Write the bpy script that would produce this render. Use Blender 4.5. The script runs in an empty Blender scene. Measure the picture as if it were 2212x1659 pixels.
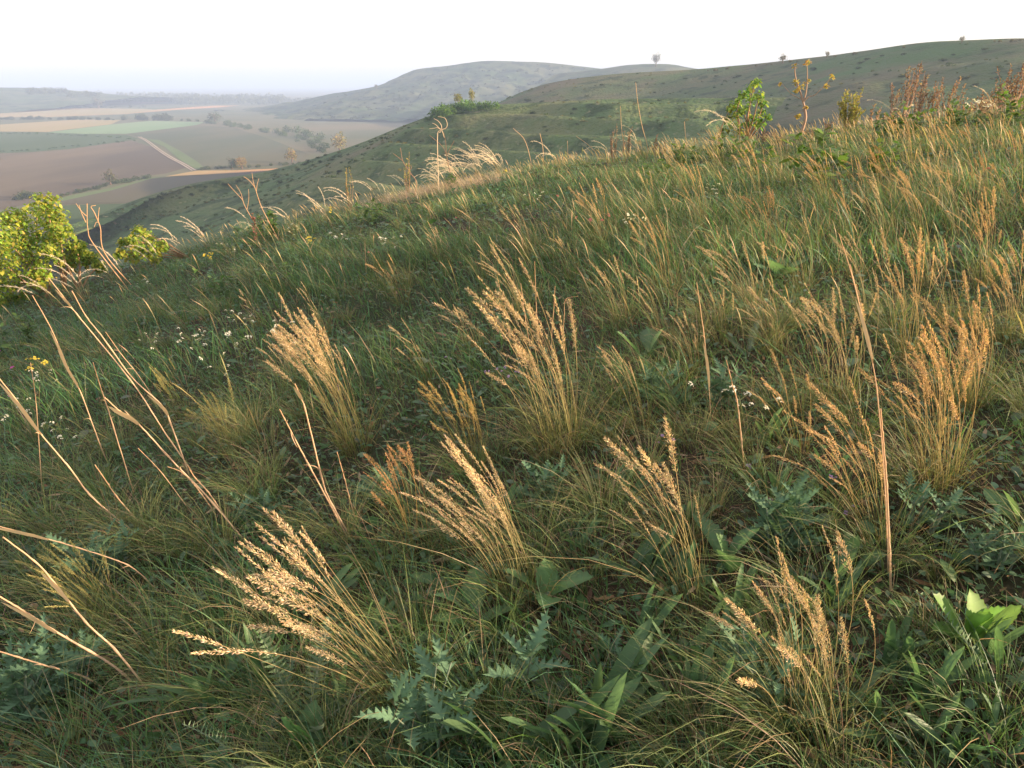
import bpy, math
import numpy as np
from mathutils import Vector, Euler, Matrix

# ------------------------------------------------------------------ camera, sky, sun, exposure
SC = bpy.context.scene
COL = SC.collection
W, HH, F = 1024, 768, 745.0
PITCH = math.atan(300.0 / F)
cam_d = bpy.data.cameras.new('camera')
cam_d.sensor_width = 36.0
cam_d.lens = 36.0 * F / W
cam_d.clip_start = 0.05
cam_d.clip_end = 40000
cam = bpy.data.objects.new('camera', cam_d)
COL.objects.link(cam)
cam.rotation_euler = (math.pi / 2 - PITCH, 0, 0)
SC.camera = cam

SUN_AZ, SUN_EL = math.radians(97), math.radians(12.5)
world = bpy.data.worlds.new('World')
SC.world = world
world.use_nodes = True
wn, wl = world.node_tree.nodes, world.node_tree.links
bgn = wn['Background']
sky = wn.new('ShaderNodeTexSky')
sky.sky_type = 'NISHITA'
sky.sun_disc = False
sky.sun_elevation = SUN_EL
sky.sun_rotation = SUN_AZ
sky.altitude = 150
sky.air_density = 1.0
sky.dust_density = 1.5
sky.ozone_density = 1.0
tint = wn.new('ShaderNodeMix')          # thin morning veil that whitens the whole sky evenly
tint.data_type = 'RGBA'
tint.inputs[0].default_value = 0.5
tint.inputs[7].default_value = (5.5, 4.7, 4.4, 1)
wl.new(sky.outputs[0], tint.inputs[6])
wl.new(tint.outputs[2], bgn.inputs[0])
bgn.inputs[1].default_value = 0.092

sd = bpy.data.lights.new('sun', 'SUN')
sd.energy = 5.0
sd.angle = math.radians(0.6)
sd.color = (1.0, 0.73, 0.50)
sun = bpy.data.objects.new('sun', sd)
COL.objects.link(sun)
sdir = Vector((math.sin(SUN_AZ) * math.cos(SUN_EL), math.cos(SUN_AZ) * math.cos(SUN_EL), math.sin(SUN_EL)))
sun.rotation_euler = (-sdir).to_track_quat('-Z', 'Y').to_euler()
sun.location = (60, 0, 60)

SC.view_settings.view_transform = 'Standard'
SC.view_settings.look = 'None'
SC.view_settings.gamma = 1.0
SC.view_settings.use_curve_mapping = False
SC.view_settings.exposure = 1.8
cy = SC.cycles
cy.max_bounces = 5
cy.diffuse_bounces = 3
cy.glossy_bounces = 1
cy.transmission_bounces = 3
cy.transparent_max_bounces = 4
cy.volume_bounces = 0
cy.use_denoising = True
cy.use_adaptive_sampling = True
cy.adaptive_threshold = 0.015
cy.sample_clamp_indirect = 4.0

# ------------------------------------------------------------------ pixel rays and the near slope
rng = np.random.default_rng(11)
CP, SP = math.cos(PITCH), math.sin(PITCH)
K = 1024.0 / 2212.0          # positions below were read off a 2212 pixel wide copy
PLAIN = -50.0


def ray(px, py):
    cx = (px * K - 512) / F
    c = (384 - py * K) / F
    return np.array((cx, CP + c * SP, -SP + c * CP))


def vnoise(x, y, s, seed=0):
    x = np.asarray(x, float) / s + seed * 17.3
    y = np.asarray(y, float) / s + seed * 31.7
    xi, yi = np.floor(x), np.floor(y)
    fx, fy = x - xi, y - yi
    fx, fy = fx * fx * (3 - 2 * fx), fy * fy * (3 - 2 * fy)

    def h(a, b):
        v = np.sin(a * 127.1 + b * 311.7 + seed * 7.7) * 43758.5453
        return v - np.floor(v)
    return (h(xi, yi) * (1 - fx) + h(xi + 1, yi) * fx) * (1 - fy) + (h(xi, yi + 1) * (1 - fx) + h(xi + 1, yi + 1) * fx) * fy


def zg(x, y):
    x = np.asarray(x, float)
    y = np.asarray(y, float)
    s = np.maximum(0, 0.462 - x)
    z = -1.35 + 0.1315 * x + 0.0364 * y - 0.00404 * y * y - 0.0009 * np.maximum(0, x) ** 2 - 0.0336 * s * s / (1 + 0.2413 * s) + 0.0064
    far = np.hypot(x, y)
    z = z + 0.05 * (vnoise(x, y, 0.55, 1) - 0.5) + 0.13 * (vnoise(x, y, 2.3, 2) - 0.5) * np.clip(far / 4, 0, 1)
    return z


def ground(px, py, far=60.0):
    d = ray(px, py)
    t = np.geomspace(0.6, far, 3000)
    p = d[None, :] * t[:, None]
    gap = p[:, 2] - zg(p[:, 0], p[:, 1])
    w = np.where((gap < 0) & (np.hypot(p[:, 0], p[:, 1]) < 20))[0]
    # a foot hidden behind the crest stands where the ray skims the slope
    i = w[0] if len(w) else int(np.argmin(np.where(np.hypot(p[:, 0], p[:, 1]) < 18, gap / t, 9)))
    q = p[i].copy()
    q[2] = float(zg(q[0], q[1]))
    return q


def at_y(px, py, y):
    d = ray(px, py)
    return d * (y / d[1])


def at_r(px, py, r):
    d = ray(px, py)
    return d * (r / math.hypot(d[0], d[1]))


def at_z(px, py, z):
    d = ray(px, py)
    return d * (z / d[2])


# on the near slope at a chosen distance in the column of a pixel (for things whose foot the crest hides)
def slope_at(px, r, py=200):
    d = ray(px, py)
    n = math.hypot(d[0], d[1])
    x, y = d[0] / n * r, d[1] / n * r
    return np.array((x, y, float(zg(x, y))))


# ------------------------------------------------------------------ materials
def nodes_of(name):
    m = bpy.data.materials.new(name)
    m.use_nodes = True
    return m, m.node_tree.nodes, m.node_tree.links


def plant_mat(name, trans=0.35, rough=0.55, spec=0.25, warm=1.0):
    """vertex colour times object colour, a leaf that lets some light through"""
    m, n, l = nodes_of(name)
    b = n['Principled BSDF']
    out = n['Material Output']
    at = n.new('ShaderNodeAttribute')
    at.attribute_name = 'Col'
    oi = n.new('ShaderNodeObjectInfo')
    mul = n.new('ShaderNodeMix')
    mul.data_type = 'RGBA'
    mul.blend_type = 'MULTIPLY'
    mul.inputs[0].default_value = 1.0
    l.new(at.outputs['Color'], mul.inputs[6])
    l.new(oi.outputs['Color'], mul.inputs[7])
    l.new(mul.outputs[2], b.inputs['Base Color'])
    b.inputs['Roughness'].default_value = rough
    b.inputs['Specular IOR Level'].default_value = spec
    tr = n.new('ShaderNodeBsdfTranslucent')
    g = n.new('ShaderNodeMix')
    g.data_type = 'RGBA'
    g.blend_type = 'MULTIPLY'
    g.inputs[0].default_value = 1.0
    g.inputs[7].default_value = (1.35 * warm, 1.4, 0.9, 1)
    l.new(mul.outputs[2], g.inputs[6])
    l.new(g.outputs[2], tr.inputs[0])
    mx = n.new('ShaderNodeMixShader')
    mx.inputs[0].default_value = trans
    l.new(b.outputs[0], mx.inputs[1])
    l.new(tr.outputs[0], mx.inputs[2])
    l.new(mx.outputs[0], out.inputs[0])
    return m


M_GRASS = plant_mat('grass_blade', 0.30, 0.5, 0.3)
M_DRY = plant_mat('dry_straw', 0.30, 0.6, 0.3)
M_LEAF = plant_mat('leaf', 0.40, 0.5, 0.3)
M_MATT = plant_mat('matt_leaf', 0.18, 0.75, 0.15)
M_PETAL = plant_mat('petal', 0.35, 0.7, 0.1)
M_BARK = plant_mat('bark', 0.0, 0.85, 0.1)
M_FAR = plant_mat('far_foliage', 0.25, 0.8, 0.1)


def soil_mat(name, cols, scales, rough=0.9, stretch=(1, 1, 1), bump=0.3, bscale=60):
    """several noise layers mixing ground colours"""
    m, n, l = nodes_of(name)
    b = n['Principled BSDF']
    b.inputs['Roughness'].default_value = rough
    b.inputs['Specular IOR Level'].default_value = 0.1
    tc = n.new('ShaderNodeTexCoord')
    mp = n.new('ShaderNodeMapping')
    mp.inputs['Scale'].default_value = stretch
    l.new(tc.outputs['Object'], mp.inputs[0])
    prev = None
    for i, c in enumerate(cols):
        if prev is None:
            rgb = n.new('ShaderNodeRGB')
            rgb.outputs[0].default_value = (*c, 1)
            prev = rgb.outputs[0]
            continue
        s, lo, hi = scales[i - 1]
        nz = n.new('ShaderNodeTexNoise')
        nz.inputs['Scale'].default_value = s
        nz.inputs['Detail'].default_value = 5
        nz.inputs['Roughness'].default_value = 0.62
        l.new(mp.outputs[0], nz.inputs['Vector'])
        rp = n.new('ShaderNodeMapRange')
        rp.inputs[1].default_value = lo
        rp.inputs[2].default_value = hi
        l.new(nz.outputs[0], rp.inputs[0])
        mx = n.new('ShaderNodeMix')
        mx.data_type = 'RGBA'
        l.new(rp.outputs[0], mx.inputs[0])
        l.new(prev, mx.inputs[6])
        mx.inputs[7].default_value = (*c, 1)
        prev = mx.outputs[2]
    l.new(prev, b.inputs['Base Color'])
    if bump:
        nz = n.new('ShaderNodeTexNoise')
        nz.inputs['Scale'].default_value = bscale
        nz.inputs['Detail'].default_value = 4
        l.new(mp.outputs[0], nz.inputs['Vector'])
        bp = n.new('ShaderNodeBump')
        bp.inputs['Strength'].default_value = bump
        bp.inputs['Distance'].default_value = 1.0 / bscale
        l.new(nz.outputs[0], bp.inputs['Height'])
        l.new(bp.outputs[0], b.inputs['Normal'])
    return m


# ------------------------------------------------------------------ mesh building
class MB:
    def __init__(self):
        self.v, self.t, self.c, self.n = [], [], [], 0

    def add(self, v, t, c):
        v = np.asarray(v, float).reshape(-1, 3)
        c = np.asarray(c, float)
        if c.ndim == 1:
            c = np.tile(c, (len(v), 1))
        self.v.append(v)
        self.t.append(np.asarray(t, np.int64).reshape(-1, 3) + self.n)
        self.c.append(c)
        self.n += len(v)

    def ribbons(self, P, Wd, C):
        """P, Wd: (N,S+1,3) centre line and half width; C: (N,S+1,3); last level is the tip"""
        N, L = P.shape[:2]
        S = L - 1
        V = np.empty((N, 2 * S + 1, 3))
        CC = np.empty((N, 2 * S + 1, 3))
        V[:, 0:2 * S:2] = P[:, :S] - Wd[:, :S]
        V[:, 1:2 * S:2] = P[:, :S] + Wd[:, :S]
        V[:, 2 * S] = P[:, S]
        CC[:, 0:2 * S:2] = C[:, :S]
        CC[:, 1:2 * S:2] = C[:, :S]
        CC[:, 2 * S] = C[:, S]
        T = []
        for j in range(S - 1):
            T += [(2 * j, 2 * j + 1, 2 * j + 3), (2 * j, 2 * j + 3, 2 * j + 2)]
        T.append((2 * S - 2, 2 * S - 1, 2 * S))
        T = np.array(T)
        tri = (T[None] + (np.arange(N) * (2 * S + 1))[:, None, None]).reshape(-1, 3)
        self.add(V.reshape(-1, 3), tri, CC.reshape(-1, 3))

    def tube(self, pts, rad, sides, cols):
        pts = np.asarray(pts, float)
        n = len(pts)
        rad = np.broadcast_to(np.asarray(rad, float), (n,))
        cols = np.asarray(cols, float)
        if cols.ndim == 1:
            cols = np.tile(cols, (n, 1))
        d = np.gradient(pts, axis=0)
        d /= np.linalg.norm(d, axis=1)[:, None] + 1e-9
        ref = np.where(np.abs(d[:, 2:3]) > 0.9, np.array([[1.0, 0, 0]]), np.array([[0, 0, 1.0]]))
        u = np.cross(d, ref)
        u /= np.linalg.norm(u, axis=1)[:, None] + 1e-9
        for i in range(1, n):
            if np.dot(u[i], u[i - 1]) < 0:
                u[i] = -u[i]
        w = np.cross(d, u)
        a = np.arange(sides) * 2 * math.pi / sides
        V = pts[:, None] + rad[:, None, None] * (np.cos(a)[None, :, None] * u[:, None] + np.sin(a)[None, :, None] * w[:, None])
        T = []
        for i in range(n - 1):
            for s in range(sides):
                q = (s + 1) % sides
                A, B, C2, D = i * sides + s, i * sides + q, (i + 1) * sides + q, (i + 1) * sides + s
                T += [(A, B, C2), (A, C2, D)]
        for s in range(1, sides - 1):
            T.append(((n - 1) * sides, (n - 1) * sides + s, (n - 1) * sides + s + 1))
        self.add(V.reshape(-1, 3), T, np.repeat(cols, sides, axis=0))

    def mesh(self, name, mat, smooth=True):
        me = bpy.data.meshes.new(name)
        V = np.concatenate(self.v)
        T = np.concatenate(self.t)
        C = np.concatenate(self.c)
        me.vertices.add(len(V))
        me.vertices.foreach_set('co', V.astype(np.float32).ravel())
        me.loops.add(3 * len(T))
        me.loops.foreach_set('vertex_index', T.astype(np.int32).ravel())
        me.polygons.add(len(T))
        me.polygons.foreach_set('loop_start', np.arange(0, 3 * len(T), 3, dtype=np.int32))
        me.polygons.foreach_set('use_smooth', np.full(len(T), smooth))
        me.update(calc_edges=True)
        ca = me.color_attributes.new('Col', 'FLOAT_COLOR', 'POINT')
        rgba = np.ones((len(V), 4), np.float32)
        rgba[:, :3] = np.clip(C, 0.001, 1)
        ca.data.foreach_set('color', rgba.ravel())
        me.materials.append(mat)
        return me


def link(name, me, parent=None, loc=(0, 0, 0), rot=(0, 0, 0), scale=1.0, color=None):
    o = bpy.data.objects.new(name, me)
    COL.objects.link(o)
    if parent is not None:
        o.parent = parent
    o.location = tuple(float(v) for v in loc)
    o.rotation_euler = rot
    o.scale = (scale,) * 3 if np.isscalar(scale) else scale
    if color is not None:
        o.color = (*color, 1)
    return o


def tag(o, label, cat, group=None, kind=None):
    o['label'] = label
    if cat:
        o['category'] = cat
    if group:
        o['group'] = group
    if kind:
        o['kind'] = kind
    return o


def thing(name, loc, label, cat, group=None):
    return tag(link(name, None, loc=loc), label, cat, group)


def struct(name, me, label):
    o = link(name, me)
    o['label'] = label
    o['kind'] = 'structure'
    return o


def grid_mesh(name, P, mat):
    """P (n,m,3) grid"""
    n, m = P.shape[:2]
    i = np.arange(n - 1)[:, None] * m + np.arange(m - 1)[None]
    T = np.stack([i, i + 1, i + m + 1, i, i + m + 1, i + m], -1).reshape(-1, 3)
    mb = MB()
    mb.add(P.reshape(-1, 3), T, (1, 1, 1))
    return mb.mesh(name, mat)


def spline(pts, n):
    """Catmull-Rom through pts"""
    p = np.asarray(pts, float)
    p = np.vstack([2 * p[0] - p[1], p, 2 * p[-1] - p[-2]])
    m = len(p) - 3
    out = []
    for u in np.linspace(0, m - 1e-6, n):
        i = int(u)
        t = u - i
        a, b, c, d = p[i], p[i + 1], p[i + 2], p[i + 3]
        out.append(0.5 * ((2 * b) + (c - a) * t + (2 * a - 5 * b + 4 * c - d) * t * t + (3 * b - a - 3 * c + d) * t ** 3))
    return np.array(out)


# ------------------------------------------------------------------ terrain
def build_terrain():
    # near hillside, a sheet round the camera
    r = np.concatenate([[0.0], np.geomspace(0.3, 190, 230)])
    a = np.linspace(0, 2 * math.pi, 301)
    X = r[:, None] * np.sin(a)[None]
    Y = r[:, None] * np.cos(a)[None]
    Z = np.maximum(zg(X, Y), PLAIN - 8)
    m = soil_mat('hillside_soil', [(0.040, 0.030, 0.020), (0.065, 0.050, 0.032), (0.035, 0.045, 0.020), (0.11, 0.085, 0.055)],
                 [(1.6, 0.4, 0.65), (0.7, 0.42, 0.6), (9, 0.58, 0.75)], bump=0.8, bscale=40)
    struct('hillside', grid_mesh('hillside', np.stack([X, Y, Z], -1)[:, ::-1], m), 'grassy near hillside sloping down to the left under the meadow')
    # plain to the horizon
    r = np.concatenate([[0.0], np.geomspace(60, 14000, 70)])
    a = np.linspace(0, 2 * math.pi, 97)
    X = r[:, None] * np.sin(a)[None]
    Y = r[:, None] * np.cos(a)[None]
    m = soil_mat('plain_soil', [(0.11, 0.115, 0.06), (0.15, 0.13, 0.075), (0.07, 0.09, 0.045)], [(0.004, 0.42, 0.6), (0.0016, 0.45, 0.6)],
                 bump=0.0)
    struct('plain', grid_mesh('plain', np.stack([X, Y, np.full_like(X, PLAIN)], -1)[:, ::-1], m), 'wide farmed plain below the hills fading into haze')


def fbm(x, y, s, seed):
    return (vnoise(x, y, s, seed) - 0.5) + 0.5 * (vnoise(x, y, s / 2.1, seed + 1) - 0.5) + 0.25 * (vnoise(x, y, s / 4.3, seed + 2) - 0.5)


HILLS = {}


def hill(key, label, ridge, front, zfront, back, zback, mat, n=220, rows=(110, 30), shape=1.25, amp=0.6, terr=0.0):
    """ridge: (px, py, distance) along the skyline; front/back: ground vectors from ridge to foot"""
    R = spline([at_r(x, y, d) for x, y, d in ridge], n)
    u = np.linspace(0, 1, n)
    fv = np.stack([np.interp(u, np.linspace(0, 1, len(front)), [f[i] for f in front]) for i in (0, 1)], -1)
    bv = np.stack([np.interp(u, np.linspace(0, 1, len(back)), [f[i] for f in back]) for i in (0, 1)], -1)
    rowsP = []
    for s in np.linspace(1, 0, rows[1])[:-1]:
        z = R[:, 2] + (np.minimum(zback, R[:, 2] - 1) - R[:, 2]) * s ** 1.5
        rowsP.append(np.stack([R[:, 0] + bv[:, 0] * s, R[:, 1] + bv[:, 1] * s, z], -1))
    for s in np.linspace(0, 1, rows[0]):
        prof = s ** shape * (1 - 0.25 * s) / 0.75
        zf = np.interp(u, np.linspace(0, 1, len(zfront)), zfront)
        z = R[:, 2] + (np.minimum(zf, R[:, 2] - 1) - R[:, 2]) * prof
        rowsP.append(np.stack([R[:, 0] + fv[:, 0] * s, R[:, 1] + fv[:, 1] * s, z], -1))
    P = np.array(rowsP)
    k = np.abs(np.arange(len(P)) - (rows[1] - 1)) / 18.0
    P[:, :, 2] += amp * fbm(P[:, :, 0], P[:, :, 1], 38, 5) * np.clip(k, 0.12, 1)[:, None] * 2
    if terr:
        w = terr * np.clip(k, 0, 1)[:, None] * np.clip((u - 0.60) / 0.12, 0, 1)[None]
        P[:, :, 2] += w * np.sin(P[:, :, 2] * 2 * math.pi / 3.2 + 1.0 * fbm(P[:, :, 0], P[:, :, 1], 22, 9))
    HILLS[key] = P
    struct('hill', grid_mesh('hill', P, mat), label)


def build_hills():
    near = soil_mat('hill_grass', [(0.075, 0.125, 0.042), (0.115, 0.135, 0.055), (0.040, 0.066, 0.022), (0.125, 0.120, 0.065), (0.19, 0.19, 0.10)],
                    [(0.035, 0.42, 0.60), (0.11, 0.50, 0.60), (0.018, 0.55, 0.66), (0.5, 0.60, 0.70)], bump=0.8, bscale=0.9)
    farm = soil_mat('far_hill_grass', [(0.055, 0.085, 0.035), (0.095, 0.105, 0.055), (0.026, 0.040, 0.02)], [(0.012, 0.42, 0.60), (0.04, 0.50, 0.60)],
                    bump=0.4, bscale=0.8)
    grey = soil_mat('grey_hill_grass', [(0.076, 0.110, 0.044), (0.110, 0.115, 0.058), (0.040, 0.058, 0.024), (0.120, 0.108, 0.065), (0.07, 0.122, 0.040)],
                    [(0.03, 0.42, 0.60), (0.11, 0.52, 0.62), (0.02, 0.50, 0.62), (0.012, 0.55, 0.65)], bump=0.8, bscale=0.9)
    # spur that runs down to the valley on the left
    hill('spur', 'green spur with sheep terraces running down left to the valley fields',
         [(60, 560, 190), (170, 505, 215), (240, 478, 230), (330, 430, 245), (440, 396, 258), (600, 368, 270), (700, 340, 268), (800, 305, 258),
          (900, 263, 245), (950, 246, 238), (1000, 234, 236), (1080, 226, 234), (1200, 220, 230), (1350, 214, 224), (1500, 212, 218), (1700, 210, 210)],
         [(-70, -90), (-60, -100), (-60, -105), (-60, -110)], [-52, -50, -40, -32, -26], [(-60, 60), (-50, 80), (-20, 60)], -53, near, shape=1.15, amp=1.0,
         terr=1.0, n=260, rows=(150, 24))
    # long shaded hill on the right
    hill('shoulder', 'long shaded grassy hill rising to the right with bushes along its crest',
         [(1000, 262, 420), (1090, 216, 415), (1140, 194, 410), (1200, 177, 405), (1320, 161, 395), (1500, 150, 380), (1600, 141, 370), (1700, 130, 358),
          (1800, 118, 342), (1900, 104, 326), (2000, 91, 312), (2100, 86, 300), (2212, 83, 290), (2400, 86, 275), (2700, 110, 265)],
         [(-60, -120), (-110, -150), (-130, -150), (-130, -140)], [-40, -32, -26, -24], [(40, 160), (40, 200)], -53, grey, shape=1.1, amp=1.2,
         n=260, rows=(130, 30))
    # blue hill behind
    hill('blue', 'broad blue hazy hill beyond the valley with a rounded top',
         [(440, 262, 1850), (520, 245, 1820), (610, 226, 1770), (700, 206, 1680), (760, 196, 1620), (812, 186, 1580), (850, 172, 1555), (880, 157, 1535), (905, 149, 1520),
          (960, 143, 1500), (1000, 137, 1490), (1045, 132, 1480), (1100, 132, 1465), (1160, 134, 1450), (1220, 139, 1435), (1290, 147, 1420), (1340, 153, 1400),
          (1440, 163, 1380), (1600, 180, 1340)],
         [(-40, -60), (-160, -260), (-280, -320), (-280, -330)], [-52, -52, -51, -48, -44], [(100, 300), (100, 500)], -55, farm, shape=0.95, amp=4.0,
         n=220, rows=(110, 26))
    # low knoll with the lone tree
    hill('knoll', 'low distant knoll carrying the lone tree on the skyline',
         [(1200, 160, 1120), (1270, 152, 1110), (1310, 147, 1100), (1350, 141, 1095), (1400, 138, 1090), (1450, 139, 1090), (1490, 146, 1095), (1560, 156, 1110),
          (1700, 170, 1120)],
         [(-40, -150), (-40, -200)], [-10, -10], [(40, 200), (40, 200)], -50, farm, amp=0.8, n=120, rows=(50, 20))
    # far rise on the left of the plain
    hill('rise', 'faint low rise with a wood at the far left of the plain',
         [(-300, 186, 2600), (-100, 187, 2450), (0, 189, 2350), (60, 190, 2300), (120, 197, 2250), (190, 204, 2200), (300, 210, 2150)],
         [(-20, -700), (-20, -500)], [-51, -51], [(40, 600), (40, 600)], -55, farm, amp=1.5, n=90, rows=(40, 20))


def field(name, label, poly, mat, dz):
    """a field outline read off the photograph, laid on the plain"""
    pts = [at_z(x, y, PLAIN + dz) for x, y in poly]
    c = np.mean(pts, axis=0)
    me = bpy.data.meshes.new(name)
    me.from_pydata([tuple(p) for p in pts], [], [list(range(len(pts)))])
    me.update()
    if me.polygons[0].normal.z < 0:
        me.flip_normals()
    me.materials.append(mat)
    return struct(name, me, label)


def cr(x, y):           # positions read off the enlarged valley crop
    return (x * 0.3418, 108 + y * 0.3418)


def furrow_mat(name, c1, c2, ang, sp, c3):
    m, n, l = nodes_of(name)
    b = n['Principled BSDF']
    b.inputs['Roughness'].default_value = 0.95
    b.inputs['Specular IOR Level'].default_value = 0.05
    tc = n.new('ShaderNodeTexCoord')
    mp = n.new('ShaderNodeMapping')
    mp.inputs['Rotation'].default_value = (0, 0, ang)
    l.new(tc.outputs['Object'], mp.inputs[0])
    wv = n.new('ShaderNodeTexWave')
    wv.inputs['Scale'].default_value = sp
    wv.inputs['Distortion'].default_value = 1.2
    wv.inputs['Detail'].default_value = 3
    wv.inputs['Detail Scale'].default_value = 0.4
    l.new(mp.outputs[0], wv.inputs['Vector'])
    mx = n.new('ShaderNodeMix')
    mx.data_type = 'RGBA'
    l.new(wv.outputs['Fac'], mx.inputs[0])
    mx.inputs[6].default_value = (*c1, 1)
    mx.inputs[7].default_value = (*c2, 1)
    st = n.new('ShaderNodeMapping')
    st.inputs['Rotation'].default_value = (0, 0, ang)
    st.inputs['Scale'].default_value = (0.012, 0.003, 1)
    l.new(tc.outputs['Object'], st.inputs[0])
    nz = n.new('ShaderNodeTexNoise')
    nz.inputs['Scale'].default_value = 1.0
    nz.inputs['Detail'].default_value = 6
    l.new(st.outputs[0], nz.inputs['Vector'])
    rp = n.new('ShaderNodeMapRange')
    rp.inputs[1].default_value = 0.4
    rp.inputs[2].default_value = 0.62
    l.new(nz.outputs[0], rp.inputs[0])
    m2 = n.new('ShaderNodeMix')
    m2.data_type = 'RGBA'
    l.new(rp.outputs[0], m2.inputs[0])
    l.new(mx.outputs[2], m2.inputs[6])
    m2.inputs[7].default_value = (*c3, 1)
    l.new(m2.outputs[2], b.inputs['Base Color'])
    return m


def build_fields():
    brown = furrow_mat('ploughed_earth', (0.100, 0.082, 0.058), (0.082, 0.068, 0.050), 1.25, 0.14, (0.15, 0.12, 0.08))
    purple = furrow_mat('bare_field', (0.105, 0.090, 0.065), (0.09, 0.078, 0.056), 1.25, 0.2, (0.10, 0.10, 0.06))
    green = furrow_mat('young_crop', (0.06, 0.095, 0.04), (0.05, 0.08, 0.035), 0.3, 0.2, (0.07, 0.10, 0.045))
    pale = furrow_mat('pale_crop', (0.15, 0.25, 0.13), (0.14, 0.22, 0.12), 0.4, 0.2, (0.18, 0.26, 0.14))
    grey = furrow_mat('grey_crop', (0.085, 0.10, 0.06), (0.075, 0.09, 0.05), 0.9, 0.16, (0.12, 0.115, 0.07))
    tan = furrow_mat('stubble', (0.34, 0.27, 0.14), (0.30, 0.23, 0.13), 0.2, 0.1, (0.28, 0.24, 0.12))
    grass = furrow_mat('verge_grass', (0.10, 0.15, 0.06), (0.09, 0.13, 0.055), 0.4, 0.2, (0.12, 0.16, 0.07))
    rosy = furrow_mat('rosy_field', (0.30, 0.18, 0.13), (0.26, 0.16, 0.12), 0.2, 0.1, (0.24, 0.17, 0.12))
    orange = furrow_mat('dry_verge', (0.50, 0.28, 0.14), (0.42, 0.25, 0.13), 0.2, 0.3, (0.34, 0.25, 0.12))
    q = [('wide brown ploughed field beside the dirt track',
          [(-80, 334), (60, 329), (150, 322), (282, 303), (330, 318), (370, 342), (406, 361), (360, 374), (310, 381), (230, 400), (150, 421), (60, 440),
           (-80, 470)], brown, .10),
         ('dark green field of low trees left of the dirt track',
          [(-80, 285), (0, 285), (80, 285), (178, 289), (273, 291), (300, 300), (282, 303), (150, 322), (60, 329), (-80, 334)], green, .14),
         ('pale blue green strip of young crop in the middle of the valley',
          [(102, 286), (239, 269), (325, 261), (441, 264), (424, 270), (273, 289), (178, 289)], pale, .20),
         ('tan stubble strip above the pale crop', [(-80, 284), (-80, 270), (0, 269), (171, 258), (262, 259), (239, 268.5), (101, 285), (0, 284)], tan, .16),
         ('large grey green field between track and hedgerow',
          [cr(800, 530), cr(1240, 475), cr(1480, 490), cr(1700, 560), cr(1960, 660), cr(1900, 715), cr(1430, 745), cr(1300, 748), cr(1240, 700),
           cr(1130, 630), cr(1010, 568), cr(900, 555)], grey, .12),
         ('green grass strip along the dirt track',
          [cr(925, 562), cr(1010, 570), cr(1130, 633), cr(1240, 702), cr(1298, 750), cr(1236, 752), cr(1130, 690), cr(1040, 612)], grass, .24),
         ('thin sunlit orange verge at the foot of the track',
          [cr(1040, 800), cr(1170, 775), cr(1250, 762), cr(1500, 760), cr(1760, 748), cr(1720, 762), cr(1300, 787)], orange, .28),
         ('greyish purple bare field below the orange verge',
          [cr(380, 955), cr(700, 885), cr(950, 812), cr(1300, 789), cr(1800, 757), cr(1700, 800), cr(1400, 880), cr(1100, 960), cr(380, 975)], purple, .18),
         ('green grass margin between ploughed field and bare field',
          [cr(300, 965), cr(420, 925), cr(700, 872), cr(950, 806), cr(1040, 801), cr(950, 814), cr(700, 888), cr(380, 957)], grass, .22),
         ('green vineyard strip at the foot of the spur', [cr(300, 985), cr(1100, 962), cr(1150, 1000), cr(900, 1080), cr(300, 1300)], green, .26),
         ('rosy field in the hazy distance on the left',
          [cr(-250, 305), cr(100, 296), cr(400, 288), cr(800, 305), cr(1105, 325), cr(900, 340), cr(500, 345), cr(-250, 345)], rosy, .3),
         ('yellowish strip between two far hedges', [cr(-250, 372), cr(300, 366), cr(900, 372), cr(1000, 378), cr(800, 405), cr(300, 424), cr(-250, 424)], tan, .3),
         ('thin rust coloured strip at the foot of the far wood',
          [cr(780, 405), cr(1000, 376), cr(1350, 352), cr(1520, 350), cr(1400, 362), cr(1150, 376)], orange, .34)]
    for lab, poly, m, dz in q:
        field('field', lab, poly, m, dz)
    # two pale wheel ruts of the dirt track
    rut = soil_mat('track_dirt', [(0.42, 0.35, 0.28), (0.32, 0.27, 0.2)], [(0.2, 0.4, 0.6)], bump=0)
    c = spline([at_z(*cr(x, y), PLAIN + 0.32) for x, y in [(880, 548), (930, 575), (1000, 628), (1080, 680), (1150, 716), (1225, 760)]], 40)
    d = np.gradient(c, axis=0)
    d /= np.linalg.norm(d, axis=1)[:, None]
    s = np.stack([-d[:, 1], d[:, 0], 0 * d[:, 0]], -1)
    mb = MB()
    for off in (-1.0, 1.0):
        L, R_ = c + s * (off - 0.55), c + s * (off + 0.55)
        V = np.stack([L, R_], 1).reshape(-1, 3)
        T = []
        for i in range(len(c) - 1):
            T += [(2 * i, 2 * i + 2, 2 * i + 3), (2 * i, 2 * i + 3, 2 * i + 1)]
        mb.add(V, T, (1, 1, 1))
    struct('dirt_track', mb.mesh('dirt_track', rut), 'pale two rut dirt track curving between the valley fields')


build_terrain()
build_hills()
build_fields()

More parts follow.
